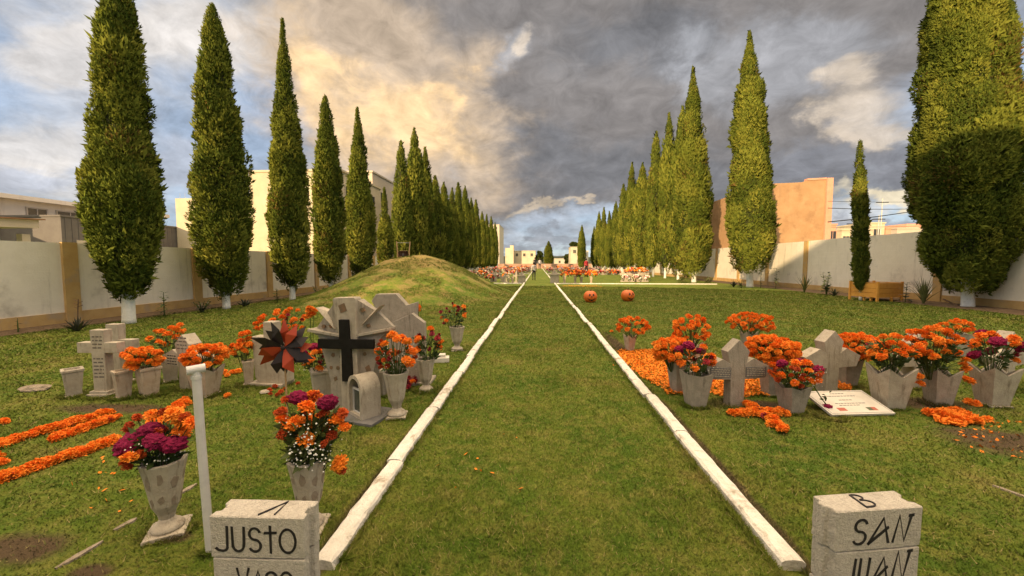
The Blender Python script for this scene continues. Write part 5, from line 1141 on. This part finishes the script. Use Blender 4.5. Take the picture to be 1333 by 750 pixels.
REDP = mat('printed_red', (.42, .12, .08), None, 4, .5); GRNP = mat('printed_green', (.10, .12, .07), None, 4, .5)
b = MB(); b.box((wpl * .26, hpl * .2, .0006), (.09, .05, .0012)); b.build('picture', REDP, t)
b = MB(); b.box((wpl * .70, hpl * .2, .0006), (.05, .05, .0012)); b.build('picture', GRNP, t)
b = MB(); b.box((wpl * .70 + .052, hpl * .2, .0006), (.05, .05, .0012)); b.build('picture', REDP, t)
# drooping maroon flower
p = G(1076, 537); t = thing('fallen_flower', 'maroon cockscomb on a bent leafy stem drooping before the white plaque', 'flower', (p.x, p.y, 0))
add_head('C', t, (0, 0, .06), random.Random(2), .85)
b = MB(); b.tube([(-.13, .12, .34), (-.10, .06, .26), (-.05, .0, .14), (0, 0, .08)], .006, 6); b.build('stem', STEMM, t)
leaves_mesh(random.Random(4), 9, .035, .12, 0, .05, (), .10).build('leaves', LEAFM, t)
# petals and cut marigolds on the ground
def carpet(name, label, poly_px, n, seed, hump=.03, heads=0):
    pts = [G(*q) for q in poly_px]; r_ = np.random.default_rng(seed); xs_ = [p.x for p in pts]; ys_ = [p.y for p in pts]; out = []
    k = len(pts)
    def inside(x, y):
        c_ = False; j = k - 1
        for i in range(k):
            if (pts[i].y > y) != (pts[j].y > y) and x < (pts[j].x - pts[i].x) * (y - pts[i].y) / (pts[j].y - pts[i].y) + pts[i].x: c_ = not c_
            j = i
        return c_
    while len(out) < n:
        x, y = r_.uniform(min(xs_), max(xs_)), r_.uniform(min(ys_), max(ys_))
        nx_ = .12 * mnoise.noise(Vector((x * 5, y * 5, seed)))
        if inside(x + nx_, y + nx_): out.append((x, y))
    P = np.array(out); z = hump * (.3 + r_.random(n)) + .004; L = r_.uniform(.010, .024, n)[:, None]
    C = np.column_stack([P, z]); ax = unit(r_.normal(size=(n, 3)) * np.array([1, 1, .55])); sd_ = unit(np.cross(ax, r_.normal(size=(n, 3)) * np.array([.5, .5, 1])))
    V = np.stack([C - ax * L, C + sd_ * L * .6, C + ax * L, C - sd_ * L * .6], 1).reshape(-1, 3)
    o = link(name, np_mesh(name, V, np.arange(4 * n).reshape(-1, 4), MARI)); o['kind'] = 'stuff'; return o
carpet('petals', '', [(806, 456), (905, 458), (985, 488), (1008, 515), (960, 518), (905, 510), (893, 516), (866, 512), (803, 468)], 13000, 1, .028)
carpet('petals', '', [(1088, 490), (1110, 492), (1108, 510), (1088, 508)], 700, 2, .03)
carpet('petals', '', [(1210, 537), (1245, 534), (1276, 548), (1272, 558), (1222, 552)], 2200, 3, .03)
carpet('petals', '', [(1255, 545), (1333, 550), (1333, 600), (1240, 580)], 60, 4, .004)
carpet('petals', '', [(560, 570), (690, 560), (700, 640), (560, 640)], 12, 5, .012)
carpet('petals', '', [(100, 590), (160, 580), (200, 670), (130, 680)], 22, 6, .012)
carpet('petals', '', [(790, 455), (812, 455), (825, 480), (800, 480)], 60, 7, .008)
loose_heads('cross arm of marigolds laid on the grass before the gabled cross', [(*(G(955, 541).lerp(G(1022, 541), k / 30) + Vector((random.uniform(-.03, .03), random.uniform(-.03, .03), 0))).xy, .03 + .02 * random.random()) for k in range(30)] + [(*(G(976, 532).lerp(G(1022, 566), k / 34) + Vector((random.uniform(-.04, .04), random.uniform(-.03, .03), 0))).xy, .03 + .03 * random.random()) for k in range(34)], 91, 'flower cross', kinds='MMMMMMMMMMMMMMR', name='marigold_cross')
loose_heads('marigolds heaped on the bare soil before the shaded vase at the right', [(*(G(1215, 541).lerp(G(1268, 553), k / 26) + Vector((random.uniform(-.05, .05), random.uniform(-.06, .06), 0))).xy, .025 + .02 * random.random()) for k in range(26)], 92, kinds='M', name='marigold_heap')
loose_heads('two marigolds fallen on the grass beside the shaded vase', [(*G(1262, 527).xy, .03), (*G(1270, 529).xy, .03), (*G(1285, 549).xy, .02)], 93)

# ------------------------------------------------------------------ pumpkins
def pumpkin(label, px, yb, wpx, turn, tilt):
    p = G(px, yb); r0 = wpx / 2 * p.y / F * CF(px); p.y += r0 * .5; t = thing('jack_o_lantern', label, 'pumpkin', (p.x, p.y, -.035), turn, 'painted pumpkins on the lawn')
    b = MB(); NT, NP = 48, 22; V = []; fs = []
    def surf(a, th, k=1.0):
        rr = (1 - .055 * abs(math.sin(a * 5)) ** .6 * 1 + .03) ; rr = 1.0 - .05 * (1 - abs(math.sin(a * 5.0))) ** 2
        dip = 1 - .12 * math.exp(-(th / .35) ** 2)
        return Vector((math.cos(a) * math.sin(th) * r0 * rr * k, math.sin(a) * math.sin(th) * r0 * rr * k, r0 * .95 + math.cos(th) * r0 * .95 * dip * k))
    for i in range(NP + 1):
        for k in range(NT): V.append(surf(2 * math.pi * k / NT, math.pi * i / NP))
    for i in range(NP):
        for k in range(NT): fs.append((i * NT + k, i * NT + (k + 1) % NT, (i + 1) * NT + (k + 1) % NT, (i + 1) * NT + k))
    b.add(V, fs); me = b.mesh('shell', PUMP, smooth=True); link('shell', me, t)
    b = MB(); b.tube([(0, 0, r0 * 1.72), (.01, 0, r0 * 1.9), (.03, .0, r0 * 2.06)], [r0 * .10, r0 * .07, r0 * .08], 8); b.build('stem', BARK, t)
    def patch(pts, nm):
        b = MB(); pts = [(-math.pi / 2 + x, math.pi / 2 - y) for x, y in pts]; n = len(pts)
        b.add([surf(a, th, 1.025) for a, th in pts] + [surf(a, th, .98) for a, th in pts], [tuple(range(n))] + [(i, i + n, (i + 1) % n + n, (i + 1) % n) for i in range(n)]); b.build(nm, PAINT, t)
    for sx in (-1, 1): patch([(sx * .30 + .14 * math.cos(q * .628), .34 + .20 * math.sin(q * .628)) for q in range(10)], 'eye')
    patch([(-.13, .0), (.13, .0), (0, .20)], 'nose')
    up_ = [(-.62 + 1.24 * k / 12, -.12 - .26 * (1 - ((k - 6) / 6) ** 2)) for k in range(13)]
    # grin in a few convex pieces with gaps for teeth
    for k in range(12):
        if k in (4, 8): tk = .35
        else: tk = 1
        (x0, y0), (x1, y1) = up_[k], up_[k + 1]; f0 = .24 * (1 - ((k - 6) / 6.3) ** 2) * tk; f1 = .24 * (1 - ((k + 1 - 6) / 6.3) ** 2) * tk
        patch([(x0, y0), (x0, y0 - f0 - .01), (x1, y1 - f1 - .01), (x1, y1)], 'mouth')
    return t
pumpkin('smiling painted pumpkin on the lawn, nearer the white kerb', 769, 394, 18, R(4), 0)
pumpkin('smiling painted pumpkin on the lawn, turned and farther from the white kerb', 818, 392.5, 18, R(22), 0)

# ------------------------------------------------------------------ wooden planter box
def planter():
    A, B, C = G(1106, 390), G(1141.5, 393), G(1165.5, 391.5); A = Vector((A.x, A.y, 0)); B = Vector((B.x, B.y, 0)); d1 = A - B; L1 = d1.length; e1 = d1.normalized(); e2 = Vector((-e1.y, e1.x, 0)); e2 = e2 if e2.y > 0 else -e2; L2 = max(.75, (C - B).length)
    hgt = .80; t = thing('planter_box', 'varnished wooden planter box on short legs by the narrow cypress', 'planter', B)
    def board(o, e, L, z0, z1, nm='slat'):
        b = MB(); M = Matrix(((e.x, -e.y, 0, o.x), (e.y, e.x, 0, o.y), (0, 0, 1, 0), (0, 0, 0, 1))); b.box((L / 2, 0, (z0 + z1) / 2), (L, .025, z1 - z0), 0, M); return b.build(nm, WOODO, t, bevel=.004)
    for o, e, L in ((Vector((0, 0, 0)), e1, L1), (Vector((0, 0, 0)), e2, L2), (e1 * L1, e2, L2), (e2 * L2, e1, L1)):
        for k in range(3): board(o, e, L, .17 + k * .195, .17 + k * .195 + .182, 'side_board')
        board(o + Vector((0, 0, 0)), e, L, .755, .79, 'rim')
    for o in (Vector((0, 0, 0)), e1 * L1, e2 * L2, e1 * L1 + e2 * L2, e1 * L1 * .5 - e2 * .02, e2 * L2 * .5 - e1 * .02, e1 * L1 * .25 - e2 * .02):
        b = MB(); b.box((o.x, o.y, .41 if o.length in (0,) or True else .1), (.075, .075, .84)); 
        if (o - e1 * L1 * .5 + e2 * .02).length < .01 or (o - e2 * L2 * .5 + e1 * .02).length < .01 or (o - e1 * L1 * .25 + e2 * .02).length < .01:
            b = MB(); b.box((o.x + (e2.x) * .08, o.y + e2.y * .08, .085), (.07, .07, .17))
        b.build('leg', WOODO, t, bevel=.006)
    b = MB(); c_ = (e1 * L1 + e2 * L2) / 2; M = Matrix(((e1.x, -e1.y, 0, c_.x), (e1.y, e1.x, 0, c_.y), (0, 0, 1, 0), (0, 0, 0, 1))); b.box((0, 0, .62), (L1 - .04, L2 - .04, .1), 0, M); b.build('soil', DIRT, t)
planter()

# ------------------------------------------------------------------ plants along the walls
def blade_plant(label, px, yb, hpx, wpx, n, m, seed, stiff=.8, w=.05, cat='plant', name='agave_plant', flower=False, group=None):
    p = G(px, yb); s = p.y / F; h = hpx * s; rx = wpx / 2 * s; r_ = random.Random(seed); t = thing(name, label, cat, (p.x, p.y, 0), 0, group); b = MB()
    for k in range(n):
        a = 2.4 * k + r_.uniform(-.3, .3); q = r_.uniform(.15, 1.0); L = h * r_.uniform(.7, 1.05); ou = rx * q; dv = Vector((math.cos(a), math.sin(a), 0)); sd_ = Vector((-dv.y, dv.x, 0)); V = []; st = 5
        for i in range(st + 1):
            u_ = i / st; c_ = dv * ou * (u_ ** (1.0 / max(.3, stiff))) + Vector((0, 0, L * (1 - .45 * q) * (u_ - .28 * q * u_ * u_ * (1 - stiff)))); ww = w * (1 - u_) ** .7 * (.6 + 1.2 * u_ * (1 - u_)) + .001
            V += [c_ - sd_ * ww, c_ + Vector((0, 0, -ww * .5)) + dv * ww * .3, c_ + sd_ * ww]
        b.add(V, [(3 * i + j, 3 * i + j + 1, 3 * i + j + 4, 3 * i + j + 3) for i in range(st) for j in (0, 1)])
    b.build('leaves', m, t)
    if flower:
        b = MB(); b.tube([(0, 0, 0), (.05, 0, h * 1.2), (.08, 0, h * 1.75)], .012, 5)
        for k in range(5): b.tube([(.06, 0, h * (1.25 + .1 * k)), (.06 + (.12 if k % 2 else -.1), 0, h * (1.33 + .1 * k))], .008, 4)
        b.build('flower_stalk', BARK, t)
    return t
def leaf_plant(label, px, yb, hpx, wpx, n, m, seed, L=.14, name='leafy_plant', stalks=1, cat='plant', dense=False):
    p = G(px, yb); s = p.y / F; h = hpx * s; rx = wpx / 2 * s; r_ = random.Random(seed); t = thing(name, label, cat, (p.x, p.y, 0)); bs = MB(); b = MB()
    tips = []
    for k in range(stalks):
        a = r_.uniform(0, 6.28); q = Vector((math.cos(a) * rx * (.7 if stalks > 1 else .1), math.sin(a) * rx * (.7 if stalks > 1 else .1), h * r_.uniform(.75, 1.0) if stalks > 1 else h)); tips.append(q); bs.tube([(q.x * .1, q.y * .1, 0), q * .5 + Vector((0, 0, .03)), q], [.016, .012, .006], 5)
    bs.build('stem', STEMM, t)
    for k in range(n):
        q = tips[k % stalks]; u_ = (.12 + .88 * (k + .5) / n); c_ = Vector((q.x * u_, q.y * u_, q.z * u_)); a = 2.4 * k
        d = Vector((math.cos(a), math.sin(a), r_.uniform(-.1, .7))).normalized(); l = L * r_.uniform(.7, 1.2) * (1.15 - .6 * u_); s_ = d.cross(Vector((0, 0, 1))).normalized(); w_ = l * .26
        b.add([c_, c_ + d * l * .4 + s_ * w_, c_ + d * l + Vector((0, 0, -l * .25)), c_ + d * l * .4 - s_ * w_, c_ + d * l * .45 + Vector((0, 0, -.01))], [(0, 1, 4), (1, 2, 4), (2, 3, 4), (3, 0, 4)])
    b.build('leaves', m, t); return t
blade_plant('dark spiky agave with a dry flower stalk below the left wall', 101, 431, 26, 38, 26, AGAVE, 1, .9, .045, flower=True)
leaf_plant('dry thin weed at the foot of the left wall near the frame edge', 24, 434, 22, 8, 6, BARK, 2, .1, 'dry_weed')
leaf_plant('tall single stemmed leafy plant between the first two left cypresses', 214, 412, 34, 14, 26, PLANTG, 3, .24)
leaf_plant('bushy purplish shrub left of the second cypress', 263, 407, 18, 30, 70, AGAVE, 4, .2, 'small_shrub', 9)
blade_plant('low dark agave right of the second cypress', 319, 399, 15, 24, 22, AGAVE, 5, .85, .05)
leaf_plant('small upright plant left of the third cypress', 361, 394, 19, 12, 24, PLANTG, 6, .26)
leaf_plant('rounded dark shrub right of the third cypress', 415, 386, 15, 20, 70, AGAVE, 7, .22, 'small_shrub', 9)
leaf_plant('broad leaved yellowish plant right of the double tipped cypress trunk', 1010, 376, 26, 12, 26, PLANTY, 11, .4)
blade_plant('tall reedy plant with stiff blades left of the leafy one by the right wall', 1047, 381, 34, 24, 18, PLANTY, 12, .7, .05, name='reed_plant')
leaf_plant('tall broad leaved plant left of the planter box', 1076, 384, 30, 22, 46, PLANTG, 13, .42, stalks=4)
blade_plant('low fan of arching blades at the foot of the broad leaved plant', 1086, 386, 14, 24, 26, AGAVE, 14, .6, .035, name='arching_plant')
leaf_plant('small spiky leaved plant just right of the planter box', 1178, 394, 25, 20, 30, AGAVE, 15, .28)
blade_plant('tall reed clump with leaning blades between planter box and big cypress', 1202, 396, 46, 36, 26, PLANTY, 16, .7, .045, name='reed_plant')
blade_plant('low green tuft left of the double tipped cypress trunk', 955, 374, 12, 16, 24, AGAVE, 17, .6, .05, name='arching_plant')
leaf_plant('low tuft right under the double tipped cypress', 965, 375, 11, 12, 30, PLANTG, 18, .3, 'small_shrub', 6)
leaf_plant('thin weedy stalk right of the double tipped cypress trunk', 990, 375, 19, 8, 18, PLANTG, 19, .28)
leaf_plant('yellowish bush between the far white trunks of the right row', 887, 368, 12, 12, 60, PLANTY, 20, .5, 'small_shrub', 8)
leaf_plant('low bush beside the dense cypress trunk on the right', 922, 370, 10, 16, 60, PLANTY, 21, .4, 'small_shrub', 8)
b = MB(); A = G(1212, 391) + Vector((0, 0, .25)); B = G(1250, 401); b.tube([A - B, (A - B) * .5 + Vector((0, 0, .05)), (0, 0, .02)], .025, 6); tag(b.build('fallen_branch', BARK, None, loc=B), 'dry fallen branch on the soil left of the big whitewashed trunk', 'branch')

# ------------------------------------------------------------------ wheelbarrow on the mound
wx, wy = -7.35, 20.6; wz = float(mound_h(np.array(wx), np.array(wy))) - .02
t = thing('wheelbarrow', 'rusty wheelbarrow tipped up with its handles in the air on top of the mound', 'wheelbarrow', (wx, wy, wz), R(15))
for sx in (-1, 1):
    b = MB(); b.tube([(sx * .30, -.1, .02), (sx * .31, .02, .45), (sx * .36, .16, 1.0)], .028, 8); b.build('handle', WOOD, t)
    b = MB(); b.tube([(sx * .2, -.05, .02), (sx * .26, .35, .1), (sx * .3, .1, .42)], .018, 6); b.build('leg', RUST, t)
b = MB(); b.add([(-.26, -.12, .14), (.26, -.12, .14), (.24, -.02, .48), (-.24, -.02, .48), (-.2, .2, .2), (.2, .2, .2), (.2, .22, .5), (-.2, .22, .5)], [(4, 5, 6, 7), (0, 1, 5, 4), (1, 2, 6, 5), (2, 3, 7, 6), (3, 0, 4, 7)]); b.build('tray', RUST, t)
b = MB(); b.lathe([(.10, -.03), (.17, -.035), (.18, 0), (.17, .035), (.10, .03)], 18, 0, Matrix.Translation((0, -.1, .16)) @ Matrix.Rotation(R(90), 4, 'Y')); b.build('wheel', PAINT, t)
b = MB(); b.tube([(-.35, .15, .93), (.35, .15, .93)], .008, 5); b.build('crossbar', STEEL, t)

# ------------------------------------------------------------------ distant graves
def simple_stone(kind):
    b = MB()
    if kind == 0: b.prism([(-.06, 0), (.06, 0), (.06, .5), (.25, .5), (.25, .63), (.06, .63), (.06, .9), (-.06, .9), (-.06, .63), (-.25, .63), (-.25, .5), (-.06, .5)], -.05, .05); b.box((0, 0, .05), (.35, .25, .1))
    elif kind == 1: b.prism([(-.3, 0), (.3, 0), (.3, .45)] + arc(0, .45, .3, .25, 0, 180, 8) , -.06, .06); b.box((0, 0, .04), (.75, .3, .08))
    elif kind == 2: b.box((0, 0, .25), (.5, .35, .5)); b.box((0, 0, .53), (.58, .42, .07)); b.prism([(-.2, .56), (.2, .56), (0, .85)], -.06, .06)
    else: b.lathe([(.12, 0), (.12, .05), (.08, .08), (.17, .5), (.13, .5)], 4, 0, None, .78)
    return b.mesh('far_stone', [STONE, STONE, STONE, STONEW][kind])
FS = [simple_stone(k) for k in range(4)]
def blob_bunch(kinds, seed):
    r_ = random.Random(seed); b = MB()
    for k in range(20):
        a = r_.uniform(0, 6.28); el = r_.uniform(-.1, 1.5); q = Vector((math.cos(a) * math.cos(el) * .25, math.sin(a) * math.cos(el) * .25, .16 + math.sin(el) * .2)); s_ = r_.uniform(.055, .085)
        b.add([q + Vector(d) * s_ for d in ((1, 0, .2), (-1, 0, -.1), (.1, 1, 0), (0, -1, .1), (.1, 0, 1), (0, .1, -1))], [(0, 2, 4), (2, 1, 4), (1, 3, 4), (3, 0, 4), (2, 0, 5), (1, 2, 5), (3, 1, 5), (0, 3, 5)], r_.randrange(len(kinds)))
    for k in range(14):
        a = r_.uniform(0, 6.28); q = Vector((math.cos(a) * .16, math.sin(a) * .16, r_.uniform(0, .3))); d = Vector((math.cos(a), math.sin(a), .5)) * .12; b.add([q, q + d * .5 + Vector((0, 0, .05)), q + d, q + d * .5 - Vector((0, 0, .05))], [(0, 1, 2, 3)], len(kinds))
    return b.mesh('far_bunch', list(kinds) + [LEAFM])
FB = [blob_bunch((MARI, MARI, CREAMF), 1), blob_bunch((PINKF, CREAMF, REDF), 2), blob_bunch((CREAMF, WHITEF, PINKF), 3), blob_bunch((MARI, MARID), 4), blob_bunch((REDF, PINKF, MARI), 5)]
FBL = ['small distant bunch of orange and cream flowers among the far graves', 'small distant bunch of pink and red flowers among the far graves', 'small distant bunch of white and cream flowers among the far graves', 'small distant bunch of bright marigolds among the far graves', 'small distant bunch of dark red flowers among the far graves']
FSL = ['small pale stone cross among the far graves', 'small rounded pale headstone among the far graves', 'small grey block tomb among the far graves', 'empty small stone vase among the far graves']
r_ = random.Random(99)
def far_stone(x, y, k=None, sc=1.0, lab=None, grp=None):
    k = r_.randrange(4) if k is None else k; o = link('distant_gravestone', FS[k], None, (x, y, 0), r_.uniform(-.3, .3), None, sc * r_.uniform(.85, 1.15)); tag(o, lab or FSL[k], 'gravestone', grp or ['crosses among the far graves', 'headstones among the far graves', 'block tombs among the far graves', 'vases among the far graves'][k])
def far_bunch(x, y, z=0.0, k=None, sc=1.0, lab=None, grp=None):
    k = r_.randrange(5) if k is None else k; o = link('distant_bouquet', FB[k], None, (x, y, z), rot=(0, 0, r_.uniform(0, 6.28)), scale=sc * r_.uniform(.8, 1.2)); tag(o, lab or FBL[k], 'bouquet', grp or 'flower bunches among the far graves type %s' % ['orange', 'pink', 'white', 'marigold', 'red'][k])
for Yr in (34, 40, 47, 60, 63, 67, 71, 76, 82, 89, 97, 107):
    for side in (-1, 1):
        x = 1.9 if side > 0 else -1.8
        lim = (11.5 if side > 0 else -9.6)
        if Yr in (34, 40, 47) and side > 0: continue
        while abs(x) < abs(lim):
            if Yr >= 61 or x < -2.5:
                xx, yy_ = x + r_.uniform(-.2, .2), Yr + r_.uniform(-.8, .8)
                far_stone(xx, yy_)
                far_bunch(xx + r_.uniform(-.5, .5), yy_ - r_.uniform(.2, .6), r_.uniform(0, .45), None, 1.25 + max(0, Yr - 55) * .006)
            x += side * r_.uniform(0.85, 1.4) * (1.0 if Yr < 80 else 1.3)
GA = 'small pale stones in the front left far row'
for px in (653, 658, 664, 669, 674): p = G(px, 371 - .0); far_stone(p.x, 31.5, 0 if px in (653, 669) else 3, .95, 'pale stone in the short row left of the path by the cross kerb', GA)
p = G(677, 371); far_stone(p.x, 31.4, 2, 1.3, 'grey block with a peaked top beside the left kerb at the cross kerb')
p = G(724, 371); far_stone(p.x, 31.4, 2, 1.25, 'grey block with a peaked top beside the right kerb at the cross kerb')
for i, px in enumerate((735, 749, 757, 770)):
    p = AY(px, 371, 31.6); far_stone(p.x, 31.8, 3, 1.1, 'small vase under a marigold bunch along the right cross kerb', 'vases along the right cross kerb'); far_bunch(p.x, 31.6, .45, 3, 1.5, 'marigold bunch in the row of four along the right cross kerb', 'marigold bunches along the right cross kerb')
carpet('petals', '', [(728, 371.5), (775, 371.5), (790, 374), (735, 374)], 500, 9, .03)
for i in range(13):
    px = 811 + i * 2.4; p = AY(px, 368, 34 + (i % 3) * .6); far_stone(p.x, p.y, (0, 2, 3, 1)[i % 4], 1.2, 'pale stone crowded in the decorated grave plot before the sunlit cypresses', 'pale stones of the crowded decorated plot')
    far_bunch(p.x + .1, p.y - .3, (.75 if i % 2 else .1), (2, 0, 2, 3)[i % 4], 1.2, 'flower bunch in the crowded decorated plot before the sunlit cypresses', 'flower bunches of the crowded decorated plot')
for i, px in enumerate((745, 752, 768, 776, 786, 793, 800, 806)):
    p = AY(px, 357, 55 + (i % 2)); far_stone(p.x, p.y, (1, 2, 0, 1)[i % 4], 1.15, 'pale memorial in the row behind the second cross kerb', 'pale memorials behind the second cross kerb'); far_bunch(p.x - .3, p.y - .4, .0, (3, 4, 0)[i % 3], 1.8, 'flower bunch in the row behind the second cross kerb', 'flower bunches behind the second cross kerb')

# ------------------------------------------------------------------ people
def person(label, px, yb, hpx, yaw, top, step, seed):
    p = G(px, yb); h = hpx * p.y / F; k = h / 1.72
    t = thing('person', label, 'person', (p.x, p.y, 0), yaw)
    J = dict(pelvis=(0, 0, .95), waist=(0, .0, 1.10), chest=(0, .01, 1.32), neck=(0, .01, 1.49), head=(0, -.015, 1.60), top=(0, -.01, 1.71))
    for s_, n in ((-1, 'l'), (1, 'r')):
        f = step * s_
        J.update({n + 'sh': (s_ * .18, .01, 1.42), n + 'el': (s_ * .235, .03 + f * .10, 1.14), n + 'wr': (s_ * .23, -.05 + f * .22, .90), n + 'ha': (s_ * .225, -.07 + f * .25, .81),
                  n + 'hip': (s_ * .10, 0, .90), n + 'kn': (s_ * .105, -.03 - f * .16, .50), n + 'an': (s_ * .105, .02 - f * .30, .08), n + 'toe': (s_ * .12, -.13 - f * .30, .035)})
    rad = dict(pelvis=.135, waist=.12, chest=.145, neck=.055, head=.09, top=.065, sh=.065, el=.045, wr=.034, ha=.038, hip=.095, kn=.06, an=.042, toe=.038)
    ed = [('pelvis', 'waist'), ('waist', 'chest'), ('chest', 'neck'), ('neck', 'head'), ('head', 'top')]
    for n in 'lr': ed += [('chest', n + 'sh'), (n + 'sh', n + 'el'), (n + 'el', n + 'wr'), (n + 'wr', n + 'ha'), ('pelvis', n + 'hip'), (n + 'hip', n + 'kn'), (n + 'kn', n + 'an'), (n + 'an', n + 'toe')]
    names = list(J); me = bpy.data.meshes.new('body'); me.from_pydata([Vector(J[n]) * k for n in names], [(names.index(a), names.index(b_)) for a, b_ in ed], [])
    o = bpy.data.objects.new('body', me); col.objects.link(o); m = o.modifiers.new('skin', 'SKIN'); o.modifiers.new('sub', 'SUBSURF').levels = 1
    for i, n in enumerate(names):
        r0 = rad[n if n in rad else n[1:]] * k; me.skin_vertices[0].data[i].radius = (r0, r0 * (.72 if n in ('chest', 'waist', 'pelvis') else 1))
    me.skin_vertices[0].data[0].use_root = True
    dg = bpy.context.evaluated_depsgraph_get(); m2 = bpy.data.meshes.new_from_object(o.evaluated_get(dg)); bpy.data.objects.remove(o)
    m2.materials.clear()
    for x in (SKIN, top, CLOTHD): m2.materials.append(x)
    for f in m2.polygons:
        z = f.center.z / k; f.material_index = 0 if z > 1.47 or (abs(f.center.x) > .19 * k and z < .93) else (1 if z > .98 or abs(f.center.x) > .19 * k else 2); f.use_smooth = True
    link('body', m2, t)
    b = MB(); b.lathe([(.02, 1.765), (.07, 1.745), (.103, 1.68), (.105, 1.60), (.09, 1.55)][::-1], 12, 0, Matrix.Translation((0, .012 * k, 0)) @ Matrix.Scale(k, 4)); b.build('hair', HAIR, t, smooth=True)
person('person in dark clothes and a pale top walking on the grass path, the nearer one', 695, 365, 23, R(180), CLOTHW, .8, 1)
person('person in dark clothes far down the grass path behind the walker', 696.5, 352.5, 17, R(10), CLOTHD, .4, 2)
person('person in grey far down the path, right beside the right kerb', 702.5, 351, 14, 0, CLOTHW, .3, 3)
person('person in a red top standing among the far right graves', 763, 358, 21, R(30), CLOTHR, .2, 4)

grass()
